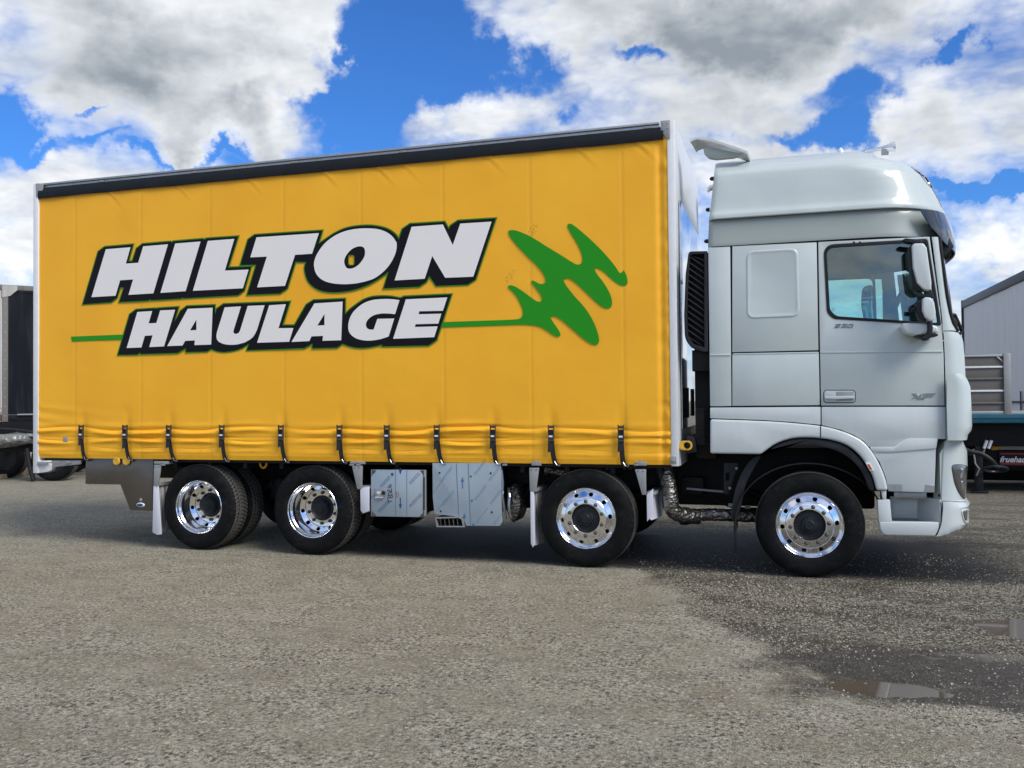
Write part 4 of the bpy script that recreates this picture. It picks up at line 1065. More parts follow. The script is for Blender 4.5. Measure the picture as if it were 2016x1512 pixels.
# yellow ring on the front corner
q = P(1352, 877, .06); o_ = rrect(q.x-.075, q.z-.045, q.x+.055, q.z+.045, .044, 8)
put('lashing_ring', MB().prism(o_, .04, .075, [[(q.x+.004+.032*math.cos(a), q.z+.032*math.sin(a)) for a in np.linspace(0, 2*math.pi, 24)[:-1]]]).mesh('lashing_ring', bevel=.005), 'yellow_ring', truck)
plate('ring_mount', [(1352, 858), (1368, 862), (1372, 890), (1350, 893)], 'black', truck, .09, .2)
b = MB(); q0, q1 = P(1320, 898), P(1332, 913); b.box((q0.x, -.02, q1.z), (q1.x, .03, q0.z)); b.box((q0.x+.01, -.03, q1.z+.02), (q1.x-.01, -.02, q1.z+.04))
put('curtain_ratchet', b.mesh('curtain_ratchet', bevel=.003), 'galv', truck)
# black intake ducting and coils standing between body and cab
for x0, x1, z0, z1, y0, y1 in ((-.06, .14, 1.05, 2.25, .30, .9), (-.02, .13, 1.0, 2.1, 1.2, 2.2)):
    slab('air_duct', (x0, y0, z0), (x1, y1, z1), 'under', truck, bevel=.02)
for k in range(22):
    z = Z(1380, 805, .2)-k*.016
    put('hose_coil', MB().tube([(-.04, .12, z), (.04, .10, z+.004), (.11, .14, z)], .006, 6).mesh('hose_coil'), 'black', truck)
for k in range(16):
    z = 1.62-k*.03; put('hose_coil', MB().tube([(-.07, .5, z), (-.05, .46, z+.006), (-.02, .5, z)], .007, 6).mesh('hose_coil'), 'black', truck)
# ---------------------------------------------------------------- cab
def interp(tab, v):
    tab = sorted(tab)
    if v <= tab[0][0]: return tab[0][1]
    for (a, b_), (c, d) in zip(tab, tab[1:]):
        if v <= c: return b_+(d-b_)*(v-a)/(c-a)
    return tab[-1][1]
YM = YW/2
def plan(xs, xf, yi, n=2.6, N=26, Lc=None):
    """one half of a horizontal section: from the side at xs forward and round the corner to the middle of the nose"""
    L = (xf-xs) if Lc is None else Lc; out = []
    for k in range(N):
        th = math.pi/2*k/(N-1)
        out.append((xf-L+L*math.sin(th)**(2/n), yi+(YM-yi)*(1-math.cos(th)**(2/n))))
    return out
def fit_front(z, xs, sil, yi, n=2.6, Lc=None):
    xf = xs+.35
    for _ in range(12):
        m_ = max(proj((a, b_, z))[0] for a, b_ in plan(xs, xf, yi, n, 26, Lc)); xf += (sil-m_)/190*.8
        xf = max(xf, xs+.08)
    return xf
def section(row, startpx, silpx, yi=0., n=2.6, zY=.35):
    z = Z(silpx, row, zY); xs = X(startpx, row, yi); return z, xs, fit_front(z, xs, silpx, yi, n)
def mirror_rows(half): return half+[(a, YW-b_, z) for a, b_, z in reversed(half[:-1])]
def front_loft(name, rows, mat, parent, yi=0., n=2.6, solid=.0, trim=None, smooth=50, label=None, cap=False, zY=.35):
    rs = []
    for row in rows:
        z, xs, xf = section(row[0], row[1], row[2], yi, n, zY)
        h = [(a, b_, z) for a, b_ in plan(xs, xf, yi, n)]
        rs.append(mirror_rows(h))
    b = MB().grid(rs)
    if cap:
        for r_ in (rs[0], rs[-1]): b.add(r_, [tuple(range(len(r_)))])
    return put(name, b.mesh(name, solid=solid, smooth=smooth), mat, parent, label=label)

# roof fairing: closed sections stacked upwards
SIL = [(296, 1730), (298, 1755), (304, 1775), (310, 1790), (318, 1804), (330, 1815), (350, 1831), (375, 1845), (400, 1856), (410, 1861), (420, 1864), (470, 1862)]
REAR = [(300, 1414), (316, 1408), (340, 1405), (390, 1400), (430, 1395), (483, 1393)]
def fairing_level(z, yi, rc=.06, silp=None):
    # rear edge and front silhouette rows for this height
    rr_ = proj((.1, yi, z))[1]; fr = proj((2.1, .4, z))[1]
    xr = X(interp(REAR, rr_), rr_, yi); sil = interp(SIL, fr) if silp is None else silp
    xs = X(1700, fr, yi) if z < 3.7 else X(1640, fr, yi)
    xf = fit_front(z, xs, sil, yi, 2.5)
    h = [(xr, YM, z), (xr, yi+(YM-yi)*.5, z), (xr, yi+.12, z)]
    h += [(xr+rc*(1-math.cos(a)), yi+rc*(1-math.sin(a)), z) for a in np.linspace(0, math.pi/2, 6)]
    for w in np.linspace(0, 1, 14)[1:-1]: h.append((xr+rc+(xs-xr-rc)*w, yi, z))
    h += [(a, b_, z) for a, b_ in plan(xs, xf, yi, 2.5, 24)]
    return mirror_rows(h)
zt = lambda row, yi: Z(1600, row, yi)
top = [(419.2, -.004), (417, -.012), (412, -.013), (408.5, -.008), (405, .004), (398, .014), (380, .024), (360, .036), (345, .046), (333, .056), (328, .064), (325, .078), (322, .11), (318, .17), (313, .27), (308, .40), (304, .58)]
ls = [fairing_level(zt(r_, y), y) for r_, y in top]
zt_top = zt(297.5, .55)
last = ls[-1]; zl = last[0][2]
for f_, dz in ((.6, .6), (.3, .9), (.08, 1.)):
    cx = .95
    ls.append([(cx+(a-cx)*f_, YM+(b_-YM)*f_, zl+(zt_top-zl)*dz) for a, b_, _ in last])
rf = put('roof_fairing', MB().grid(ls).mesh('roof_fairing', smooth=38), 'paint', truck)
lo_ = [fairing_level(zt(r_, y), y) for r_, y in ((474, -.004), (470, -.006), (466, -.002), (450, .012), (436, .022), (420.5, .026), (419.6, .03))]
put('fairing_band', MB().grid(lo_).mesh('fairing_band', smooth=50), 'band', truck)
lo_ = [fairing_level(zt(r_, y), y) for r_, y in ((478.5, .006), (474, .006))]
put('seal_strip', MB().grid(lo_).mesh('seal_strip', smooth=50), 'seam', truck)
# cover under the fairing
slab('cab_roof', (.14, .05, 3.08), (1.75, YW-.05, 3.12), 'seam', truck)
# fairing lamp, read off on the curved surface
def bvh_of(objs):
    vs = []; ps = []
    for o in objs:
        off = len(vs); base = FP[o]; vs += [v.co+base for v in o.data.vertices]; ps += [[i+off for i in p.vertices] for p in o.data.polygons]
    return BVHTree.FromPolygons(vs, ps)
def on_surface(bv, px, py, lift=.004):
    for k in range(40):                      # just past the outline: take the nearest point inside it
        d = ray(px-k*.8, py).normalized(); h = bv.ray_cast(CAMP, d)
        if h[0] is not None: break
    if h[0] is None: return None
    n_ = h[1] if h[1].dot(d) < 0 else -h[1]
    return h[0]+n_*lift
def surface_patch(name, pts, bv, mat, parent, lift=.004, rings=5, hole=None):
    """a skin laid on a curved surface inside a closed outline"""
    cx = sum(p[0] for p in pts)/len(pts); cy = sum(p[1] for p in pts)/len(pts); rows = []
    for k in range(rings+1):
        f_ = 1-k/rings; r_ = []
        for p in pts:
            q = on_surface(bv, cx+(p[0]-cx)*f_, cy+(p[1]-cy)*f_, lift*(1 if k else .0)+.0008)
            if q is None:
                g = f_
                while q is None and g > 0: g -= .04; q = on_surface(bv, cx+(p[0]-cx)*g, cy+(p[1]-cy)*g, lift+.0008)
            r_.append(tuple(q) if q is not None else None)
        ok = [i for i, q in enumerate(r_) if q is not None]
        if not ok: continue
        r_ = [q if q is not None else r_[min(ok, key=lambda j: min(abs(j-i), len(r_)-abs(j-i)))] for i, q in enumerate(r_)]
        rows.append(r_+[r_[0]])
    return put(name, MB().grid(rows).mesh(name, smooth=60, merge=True), mat, parent)
bv = bvh_of([rf])
def T_(p): return zz(p, 5.04, 1616, 260)
surface_patch('fairing_lamp', T_(catmull([(985, 372), (1005, 372), (1050, 405), (1085, 450), (1125, 520), (1140, 565), (1120, 560), (1085, 515), (1040, 455)], 3)), bv, 'lens', rf, .012)
surface_patch('lamp_reflector', T_(catmull([(988, 376), (1005, 376), (1045, 410), (1080, 455), (1112, 525), (1085, 510), (1040, 455)], 3)), bv, 'lamp', rf, .004)
def line_on(name, pts, bv, mat, parent, r=.0025, lift=.001):
    q = [on_surface(bv, a, c, lift) for a, c in catmull(pts, 4, False)]; q = [x for x in q if x is not None]
    return put(name, MB().tube(q, r, 5).mesh(name), mat, parent)
line_on('lamp_seam', T_([(1030, 360), (985, 350), (950, 352), (948, 370), (980, 415), (1050, 510), (1120, 575), (1180, 640), (1215, 690), (1238, 745)]), bv, 'seam', rf)
# rear wing and side fins
for sgn in (0, 1):
    rows = []
    for w in np.linspace(0, 1, 8):
        y = .16+.30*w; q = [P(a_, c_, .20) for a_, c_ in ((1357, 280), (1361, 276), (1372, 271.5), (1400, 275), (1430, 285), (1452, 292), (1472, 300))]
        rows.append([(v_.x+.03*w, YW-y if sgn else y, v_.z+.01*w-.03*w*w) for v_ in q])
    put('rear_wing', MB().grid(rows).mesh('rear_wing', solid=.022, smooth=60), 'paint_plain', truck)
    br = pp([(1384, 288), (1400, 290), (1430, 296), (1466, 303), (1445, 310), (1410, 313.5), (1395, 311), (1386, 302)], .2)
    put('wing_bracket', MB().prism(br, *((YW-.26, YW-.20) if sgn else (.20, .26))).mesh('wing_bracket', bevel=.01), 'band', truck)
for (px, py) in ((1401, 352), (1393, 413), (1390, 475)):
    q = P(px, py, .12); put('rear_clip', MB().lathe([(0, -.02), (.012, -.015), (.02, 0), (.02, .02)], seg=10, axis='x').mesh('rear_clip'), 'black', truck, at=tuple(q))
# horns and marker lamp on the roof
for dy, L in ((.75, 0), (.90, 10)):
    p0, p1 = P(1702+L, 297, dy), P(1757+L*.5, 289, dy)
    path = [p0+(p1-p0)*w for w in np.linspace(0, 1, 9)]
    h_ = put('air_horn', MB().tube(path, [.012, .012, .013, .014, .016, .02, .026, .036, .052], 16, cap=False).mesh('air_horn', smooth=60), 'chrome', truck)
    put('horn_mount', MB().box((p1.x-.10, dy-.02, p1.z-.07), (p1.x-.06, dy+.02, p1.z-.01)), 'galv', h_)
q = P(1655, 295, .7); put('marker_lamp', MB().lathe([(.03, -.03), (.03, .0), (.018, .03), (0, .045)], seg=14, axis='z').mesh('marker_lamp'), 'white_metal', truck, at=(q.x, .7, q.z-.02))
# sun visor
def visor_row(row, startpx, silpx):
    z = Z(silpx, row, .35); xs = X(1760, row, -.012); xf = fit_front(z, xs, silpx, -.012, 2.5)
    h = [(a, b_, z) for a, b_ in plan(xs, xf, -.012, 2.5, 90)]
    k0 = next((i for i, q in enumerate(h) if proj(q)[0] >= startpx), 0)
    h = h[k0:]; m_ = [h[int(round(i*(len(h)-1)/29))] for i in range(30)]
    return mirror_rows(m_)
vr = [visor_row(*r_) for r_ in ((421, 1811, 1868), (432, 1817, 1872), (445, 1826, 1876), (455, 1832, 1879), (463, 1841, 1881), (470, 1848, 1882), (480, 1858, 1882), (488, 1868, 1881))]
put('sun_visor', MB().grid(vr).mesh('sun_visor', solid=.012, smooth=60), 'gloss', truck)
plate('visor_arm', [(1847, 467), (1870, 468), (1878, 486), (1860, 507), (1853, 486)], 'black', truck, .30, .33, bevel=.004)

# pillar, windscreen and nose
PIL = [(478, 1835, 1848, 1853), (484, 1836, 1849, 1854), (500, 1838, 1851, 1857), (530, 1842, 1855, 1862), (560, 1846, 1859, 1867.5), (590, 1850, 1863, 1872), (620, 1854, 1869, 1876), (640, 1856, 1875, 1881), (655, 1857, 1884, 1889)]
ra = []; rb = []
for row, dpx, wpx, sil in PIL:
    z, xs, xf = section(row, dpx, sil, 0., 2.6)
    h = [(a, b_, z) for a, b_ in plan(xs, xf, 0., 2.6, 120)]
    k0 = next((i for i, q in enumerate(h) if proj(q)[0] >= wpx), 20); k0 = max(4, min(60, k0))
    pa = [h[int(round(i*k0/9))] for i in range(10)]; ra.append(pa)
    pb = [h[int(round(k0+i*(len(h)-1-k0)/29))] for i in range(30)]; rb.append(mirror_rows(pb))
put('windscreen_pillar', MB().grid(ra).mesh('windscreen_pillar', solid=.02), 'paint', truck)
put('windscreen_pillar', MB().grid([[(a, YW-b_, c) for a, b_, c in r_] for r_ in ra]).mesh('windscreen_pillar', solid=.02), 'paint', truck)
ws = put('windscreen', MB().grid(rb).mesh('windscreen', smooth=60), 'glass', truck)
for sgn in (0, 1):
    pth = [((r_[0][0]+.004, r_[0][1]-.002, r_[0][2]) if not sgn else (r_[0][0]+.004, YW-r_[0][1]+.002, r_[0][2])) for r_ in rb]
    put('windscreen_seal', MB().tube(pth, .016, 8).mesh('windscreen_seal'), 'seam', ws)
nose = front_loft('nose_panel', [(655, 1857.5, 1887), (662, 1858, 1894), (672, 1858.5, 1896.5), (700, 1860, 1899), (740, 1861, 1901), (800, 1862, 1902), (866, 1863, 1899)], 'paint', truck, solid=.0, zY=.2)
b_ = front_loft('corner_deflector', [(736, 1863, 1893), (741, 1863.5, 1901), (750, 1864, 1906), (762, 1864, 1910.5), (800, 1864, 1912.5), (838, 1865, 1914), (848, 1865, 1912.5), (856, 1865.5, 1906), (866, 1866, 1904)], 'paint', truck, yi=-.055, n=4.2, smooth=50, zY=.06)
low = front_loft('corner_panel', [(867, 1863, 1895), (876, 1860, 1897), (893, 1850, 1904), (930, 1850.5, 1905), (960, 1851, 1903), (987, 1853, 1901)], 'paint', truck, yi=.01, n=2.5, smooth=30, zY=.05)
bumper = front_loft('bumper', [(987.5, 1853, 1901), (991, 1853.5, 1903), (1001, 1855, 1909.5), (1006, 1855, 1907), (1031, 1852, 1907.5), (1036, 1851, 1908), (1045, 1849, 1900), (1052, 1846, 1884), (1055, 1843, 1868)], 'paint_plain', truck, yi=-.01, n=2.5, smooth=24, cap=True, zY=.03)
# cheek between step and corner panel
def W_(p): return zz(p, 9.164, 1700, 940)
def V_(p): return zz(p, 3.98, 1576, 700)
b = MB(); pts = [V_([(1128, 668), (1068, 720), (1050, 1115)]), V_([(1140, 668), (1125, 760), (1112, 1140)])]
rows = []
for (a, c), (d, e) in zip(pts[0], pts[1]):
    rows.append([tuple(P(a, c, .10)), tuple(P((a+d)/2, (c+e)/2, .05)), tuple(P(d, e, .012))])
put('corner_cheek', MB().grid(rows).mesh('corner_cheek', solid=.012), 'band', truck)
bl = bvh_of([low, bumper])
for (a, c) in V_([(1105, 832), (1092, 1096)]):
    q = P(a, c, .03); put('screw_cap', MB().lathe([(0, -.01), (.012, -.009), (.016, 0)], seg=12).mesh('screw_cap'), 'seam', truck, at=tuple(q))
def U_(p): return zz(p, 6.3, 1830, 840)
hl_out = catmull(U_([(278, 490), (330, 470), (420, 475), (466, 498), (466, 560), (455, 700), (440, 820), (436, 895), (400, 875), (350, 800), (310, 700), (288, 590)]), 3)
hl = surface_patch('headlamp', hl_out, bl, 'lamp', truck, .010, 6)
surface_patch('lamp_reflector', catmull(U_([(365, 505), (405, 515), (412, 560), (400, 640), (370, 645), (378, 570)]), 3), bl, 'chrome', hl, .013)
surface_patch('lamp_reflector', catmull(U_([(372, 665), (400, 668), (412, 780), (408, 797), (392, 790), (382, 720)]), 3), bl, 'chrome', hl, .013)
line_on('headlamp_seam', hl_out+[hl_out[0]], bl, 'seam', hl, .002, .002)
fl = surface_patch('fog_lamp', U_([(405, 1042), (462, 1040), (470, 1060), (466, 1165), (440, 1165), (420, 1120)]), bl, 'lamp', truck, .004)
line_on('fog_surround', U_([(500, 1036), (405, 1040), (404, 1100), (425, 1165), (450, 1188), (485, 1190)]), bl, 'paint_plain', truck, .008, .003)
line_on('body_seam', U_([(22, 1365), (75, 1355), (110, 1310), (130, 1250), (150, 1160), (158, 1060), (165, 990), (160, 925)]), bl, 'seam', truck, .0035, .001)
line_on('body_seam', U_([(165, 921), (300, 930), (445, 933)]), bl, 'seam', truck, .003, .001)

# side panels
def N_(p): return zz(p, 5.04, 1316, 480)
plate('rear_panel', [(1394, 487), (1437.5, 485), (1440, 799.5), (1398, 800)], 'paint', truck, 0, .04, bevel=.006)
emb_o = rrect(*[0]*0) if False else None
lock = plate('locker_panel', [(1441.5, 484.5), (1607.8, 476.8), (1611.3, 689.5), (1441.5, 693.5)], 'paint', truck, -.001, .04, bevel=.006)
fo = roundpoly([(1470, 494), (1570, 489), (1574, 624), (1470, 629)], .085, 8)
fi = roundpoly([(1475, 499.5), (1564, 494.5), (1568, 617), (1475, 622)], .065, 8)
w_o, w_i = roundpoly(pp([(1469, 494), (1571, 488), (1575, 624), (1470, 628)]), .075, 8), roundpoly(pp([(1475, 499), (1564, 494), (1568, 618), (1475, 622.5)]), .055, 8)
mo = [((a+c)/2, (b_1+d)/2) for (a, b_1), (c, d) in zip(w_o, w_i)]
wi2 = offset_poly(w_i, -.012)
rows = [[(a, -.0005, c) for a, c in w_o], [(a, -.006, c) for a, c in offset_poly(w_o, -.007)], [(a, -.008, c) for a, c in mo], [(a, -.004, c) for a, c in w_i], [(a, .0-.0016, c) for a, c in wi2]]
b = MB(); b.grid([r_+[r_[0]] for r_ in rows])
b.add(rows[-1], [tuple(range(len(rows[-1])))])
put('pressed_frame', b.mesh('pressed_frame', smooth=60, merge=True), 'paint', lock)
plate('locker_panel', [(1441.5, 697), (1612, 693.3), (1614, 797.8), (1441.5, 799.3)], 'paint', truck, -.004, .04, bevel=.007)
win = [(1624.5, 485), (1822, 472.5), (1850, 640), (1830, 636), (1644, 625), (1628, 610)]
seal_o = roundpoly(pp([(1621, 482), (1826, 470), (1853, 641), (1640, 628), (1628, 615)]), [.10, .03, .02, .09, .03], 7)
seal_i = roundpoly(pp([(1627, 488), (1820, 476), (1846, 635.5), (1646, 622.5), (1634, 610)]), [.08, .03, .02, .08, .03], 7)
dl = pp([(1610.8, 476.3), (1830, 466), (1843.5, 560), (1852, 620), (1855.5, 662), (1858, 700), (1860, 798.5), (1616.5, 798.5), (1614.3, 690)])
b = MB().prism(dl, -.001, .05, [offset_poly(seal_o, -.004)])
cd = put('cab_door', b.mesh('cab_door', bevel=.006), 'paint', truck)
put('window_seal', MB().prism(seal_o, -.006, .03, [seal_i]).mesh('window_seal', bevel=.003), 'seam', cd)
put('window_pane', MB().prism(offset_poly(seal_i, .004), .008, .012).mesh('window_pane'), 'glass', cd)
# waist crease running along the cab
for x0, x1, y0_, y1_ in ((1398, 1439, 697.5, 697), (1443, 1611, 695.8, 692.6), (1616, 1856, 692.4, 690.5)):
    b = MB().prism(pp([(x0, y0_), (x1, y1_), (x1, y1_+3), (x0, y0_+3)]), -.007, .0)
    put('waist_crease', b.mesh('waist_crease', bevel=.003), 'paint', cd if x0 > 1600 else truck)
plate('lower_door_panel', [(1617.5, 801), (1861.5, 801), (1862.5, 864.5), (1792, 864), (1782, 865.5), (1768, 873), (1757, 881), (1711, 880), (1700, 868), (1680, 856), (1655, 846), (1617.5, 837)], 'paint_plain', truck, -.004, .04, bevel=.006)
plate('step_panel', [(1712, 883), (1758, 883), (1770, 875), (1783, 867.5), (1792, 866), (1845, 866.5), (1843, 883), (1840, 970), (1749, 967.5), (1744, 940), (1732, 910)], 'paint_plain', truck, -.001, .04, bevel=.008)
b = MB().prism(pp([(1712, 880), (1758, 880), (1770, 871), (1783, 864.5), (1792, 863), (1846, 863.5), (1843, 883), (1758, 890), (1718, 890)]), -.014, .0)
put('step_ledge', b.mesh('step_ledge', bevel=.007), 'paint_plain', truck)
for q_ in ([(1748.5, 953), (1776, 954), (1776, 967), (1749, 966)], [(1822, 954), (1840, 957), (1840, 969), (1820, 968)]):
    plate('tape_patch', q_, 'alu', truck, -.0035, -.001, bevel=0)
plate('lower_quarter_panel', [(1398, 802.5), (1615.5, 801), (1615.5, 836.5), (1560, 831), (1500, 827), (1398, 823.5)], 'paint_plain', truck, -.002, .04, bevel=.006)
arch_o = [(1398, 825.5), (1500, 829), (1560, 833), (1617, 839), (1655, 848), (1680, 858), (1700, 870), (1718, 891), (1733, 917), (1743, 942), (1748.5, 966)]
arch_i = [(1726, 966), (1719, 940), (1706, 915), (1690, 894), (1668, 877), (1640, 867), (1605, 862), (1570, 862), (1545, 867), (1522, 877), (1498, 894.5), (1398, 893)]
ao = catmull(arch_o, 3, False); ai = catmull(arch_i[:-1], 3, False)+[arch_i[-1]]
ar_ = plate('wheel_arch', ao+ai, 'paint_plain', truck, -.030, .05, bevel=.020, seg=3)
plate('arch_seam', [(1614.6, 839), (1616.6, 839), (1616.6, 862), (1614.6, 862)], 'seam', ar_, -.0312, -.029, bevel=0)
li_o = catmull([(1722, 966), (1716, 941), (1703, 917), (1687, 897), (1666, 880), (1639, 870), (1605, 865), (1570, 865), (1547, 870), (1524, 880), (1500, 896)], 3, False)
li_i = catmull([(1478, 896), (1515, 888), (1540, 880), (1566, 877), (1606, 878), (1637, 884), (1660, 894), (1680, 909), (1696, 928), (1707, 952), (1712, 966)], 3, False)
plate('arch_liner', li_o+li_i, 'black', truck, -.006, .35, bevel=.004)
xc, zc = WX[3], RW
b = MB(); rows = []
for a in np.linspace(R(-8), R(188), 30): rows.append([(xc+.66*math.cos(a), y, zc+.56*math.sin(a)) for y in (.03, .40)])
put('arch_tunnel', MB().grid(rows).mesh('arch_tunnel', solid=.006), 'seam', truck)
plate('mudguard_skirt', catmull([(1487, 898), (1470, 915), (1456, 940), (1446, 970), (1441, 1000), (1441, 1022), (1448, 1029), (1453, 1018), (1460, 990), (1468, 955), (1480, 930), (1497, 900)], 3), 'black', truck, .10, .40, bevel=.006)
b = MB(); q = P(1447, 1026, .15); b.box((q.x-.012, .13, q.z-.30), (q.x+.012, .16, q.z+.02)); put('mudguard_strap', b.mesh('mudguard_strap', bevel=.004), 'black', truck)
sl = plate('side_lamp', V_([(508, 838), (545, 842), (577, 905), (543, 905)]), 'white_metal', truck, -.042, -.028, bevel=.002)
plate('lamp_lens', V_([(524, 850), (543, 852), (562, 893), (545, 893)]), 'orange', sl, -.046, -.041, bevel=.002)
# step well
plate('step_skirt', roundpoly(pp([(1731, 1024), (1846, 1026), (1849, 1040), (1840, 1056), (1741, 1054), (1734, 1047)]), [.005, .005, .01, .02, .04, .04]) and [(1731, 1027), (1849, 1028), (1850, 1040), (1841, 1056), (1744, 1054), (1736, 1050), (1732, 1040)], 'paint_plain', truck, -.008, .06, bevel=.012, seg=3)
plate('step_post', W_([(250, 405), (480, 400), (505, 715), (520, 800), (285, 880), (270, 730)]), 'paint_plain', truck, -.004, .07, bevel=.008)
plate('step_post_upper', W_([(318, 240), (412, 240), (412, 402), (345, 402)]), 'paint_plain', truck, .0, .03, bevel=.004)
q0 = P(1752, 981, .30); q1 = P(1835, 1016, .30)
slab('step_back', (q0.x, .30, q1.z-.12), (q1.x+.15, .33, q0.z+.02), 'paint_plain', truck)
xa, xb = X(1752, 1020, 0), X(1848, 1020, 0); zs = Z(1800, 1031, .0)
rows = [[(xa, .0, zs+.01), (xb, .0, zs+.01)], [(xa, .03, zs+.012), (xb, .03, zs+.012)], [(xa+.03, .05, zs-.02), (xb-.03, .05, zs-.02)], [(xa+.03, .27, zs-.02), (xb-.03, .27, zs-.02)], [(xa, .31, zs+.02), (xb, .31, zs+.02)]]
put('step_tread', MB().grid(rows).mesh('step_tread', solid=.01), 'galv', truck)
b = MB()
for i in range(5):
    for j in range(4): b.box((xa+.07+i*.085, .085+j*.04, zs-.021), (xa+.125+i*.085, .098+j*.04, zs-.008))
put('step_grip', b, 'alu', truck)
rows = [[(xb-.03, y, z) for y in (.30, .15, .0)] for z in (zs, Z(1840, 981, .1))]
rows = [[(xb+.02-.14*(y/.3), y, z) for y in (.30, .15, .0)] for z in (zs-.02, Z(1840, 981, .1))]
put('step_cheek', MB().grid(rows).mesh('step_cheek', solid=.01), 'paint_plain', truck)
slab('step_bracket', (xa+.05, .12, Z(1780, 981, .12)), (xa+.32, .14, Z(1780, 968, .12)), 'alu', truck)
slab('step_support', (xa, .33, .45), (xb+.1, .8, 1.1), 'under', truck)

# door furniture
hd = plate('door_handle', roundpoly([(1621.5, 768), (1684, 768), (1684, 793), (1621.5, 793)], .02), 'paint', truck, -.0005, .0, bevel=0)
ho = roundpoly(pp([(1621, 767.5), (1684.5, 767.5), (1684.5, 793.5), (1621, 793.5)]), .035, 6); hi = offset_poly(ho, -.006)
bpy.data.objects.remove(hd)
hd = put('door_handle', MB().prism(ho, -.004, .0, [hi]).mesh('door_handle', bevel=.0012), 'seam', cd)
put('handle_cup', MB().prism(offset_poly(ho, -.007), -.006, .0).mesh('handle_cup', bevel=.004), 'paint', cd)
plate('handle_recess', roundpoly([(1646, 771), (1681, 771), (1681, 789), (1646, 789)], 0), 'galv', cd, -.008, -.004, bevel=.002)
plate('handle_grip', [(1623, 780), (1681, 779), (1683, 785), (1645, 786.5), (1624, 786)], 'paint', cd, -.032, -.012, bevel=.007, seg=3)
def text_obj(name, body, w, h, at, shear, mat, parent, ext=.004, bold=.0):
    cu = bpy.data.curves.new(name, 'FONT'); cu.body = body; cu.extrude = ext; cu.shear = shear; cu.offset = bold; cu.resolution_u = 3
    tmp = bpy.data.objects.new(name, cu); COL.objects.link(tmp); bpy.context.view_layer.update()
    me = bpy.data.meshes.new_from_object(tmp.evaluated_get(bpy.context.evaluated_depsgraph_get())); bpy.data.objects.remove(tmp)
    xs_ = [v.co.x for v in me.vertices]; ys_ = [v.co.y for v in me.vertices]
    sx, sy = w/(max(xs_)-min(xs_)), h/(max(ys_)-min(ys_)); x0, y0 = min(xs_), min(ys_)
    for v in me.vertices: v.co = Vector(((v.co.x-x0)*sx, -v.co.z, (v.co.y-y0)*sy))
    return put(name, me, mat, parent, at)
# 530 and XF badges, drawn as raised angular strokes
def badge(pieces, Y=-.002):
    for pl in pieces: plate('badge_letter', pl, 'badge', cd, Y-.006, Y, bevel=.0015, seg=1)
badge([[(1646, 637.5), (1656.5, 637.5), (1656, 639), (1649, 639), (1648.5, 640.2), (1654.5, 640.2), (1653.5, 644.5), (1643, 644.5), (1643.5, 643.2), (1650.5, 643.2), (1651, 641.8), (1645, 641.8)],
       [(1659, 637.5), (1669, 637.5), (1667.5, 644.5), (1655.5, 644.5), (1656, 643.2), (1664, 643.2), (1664.3, 641.7), (1659, 641.7), (1659.3, 640.2), (1664.6, 640.2), (1665, 639), (1658.5, 639)]])
b_o = [(1672, 637.5), (1681, 637.5), (1678.5, 644.5), (1668.5, 644.5)]; b_h = [(1673.5, 639), (1678.5, 639), (1676.6, 643.2), (1671.3, 643.2)]
plate('badge_letter', b_o, 'badge', cd, -.008, -.002, holes=[b_h], bevel=.001)
badge([V_([(876, 297), (912, 297), (925, 313), (968, 296), (942, 318), (955, 343), (915, 343), (908, 326), (868, 345), (900, 318)]),
       V_([(975, 296), (1060, 296), (1052, 305), (990, 308), (985, 315), (1043, 315), (1036, 324), (985, 326), (972, 343), (955, 343), (965, 312)])])
for px in (1681, 1693): 
    q = P(px, 477.3); put('screw_cap', MB().lathe([(0, -.005), (.009, -.004), (.011, 0)], seg=12).mesh('screw_cap'), 'black', cd, at=tuple(q))
# window etching
for dz, w in ((0, 6), (3, 3), (5.5, 5)):
    plate('glass_mark', [(1638, 606+dz), (1638+w, 606+dz), (1638+w, 607.3+dz), (1638, 607.3+dz)], 'galv', cd, .006, .008, bevel=0)

# mirrors
def shell(name, outline, Y0, Y1, mat, parent, bevel, label=None):
    return plate(name, outline, mat, parent, Y0, Y1, bevel=bevel, seg=4, label=label, smooth=60)
H_ = lambda p: zz(p, 6.3, 1596, 460)
mi = shell('side_mirror', roundpoly(H_([(1255, 150), (1290, 118), (1400, 118), (1440, 170), (1500, 600), (1498, 680), (1470, 705), (1400, 690), (1320, 610), (1270, 420)]), 0)[::1], -.30, -.12, 'paint_plain', truck, .035, label=None)
shell('mirror_frame', H_([(1225, 160), (1262, 118), (1280, 118), (1280, 420), (1330, 610), (1410, 690), (1400, 715), (1330, 705), (1270, 650), (1240, 420)]), -.27, -.13, 'black', mi, .010)
shell('mirror_face', H_([(1290, 150), (1400, 140), (1480, 600), (1470, 670), (1400, 670), (1330, 590), (1290, 420)]), -.125, -.110, 'black', mi, .004)
m2 = shell('wide_angle_mirror', H_([(1385, 815), (1420, 785), (1490, 790), (1535, 850), (1555, 980), (1535, 1075), (1490, 1092), (1420, 1040), (1385, 950)]), -.29, -.14, 'paint_plain', truck, .030)
shell('mirror_frame', H_([(1310, 840), (1390, 800), (1390, 960), (1430, 1050), (1445, 1090), (1380, 1080), (1330, 1020), (1310, 930)]), -.25, -.14, 'black', m2, .010)
shell('mirror_arm', H_([(1412, 690), (1500, 690), (1525, 760), (1530, 800), (1412, 790)]), -.22, -.17, 'black', truck, .008)
shell('mirror_arm', H_([(1450, 1080), (1512, 1085), (1520, 1180), (1505, 1260), (1460, 1320), (1400, 1330), (1370, 1290), (1440, 1250), (1455, 1180)]), -.24, -.16, 'black', truck, .014)
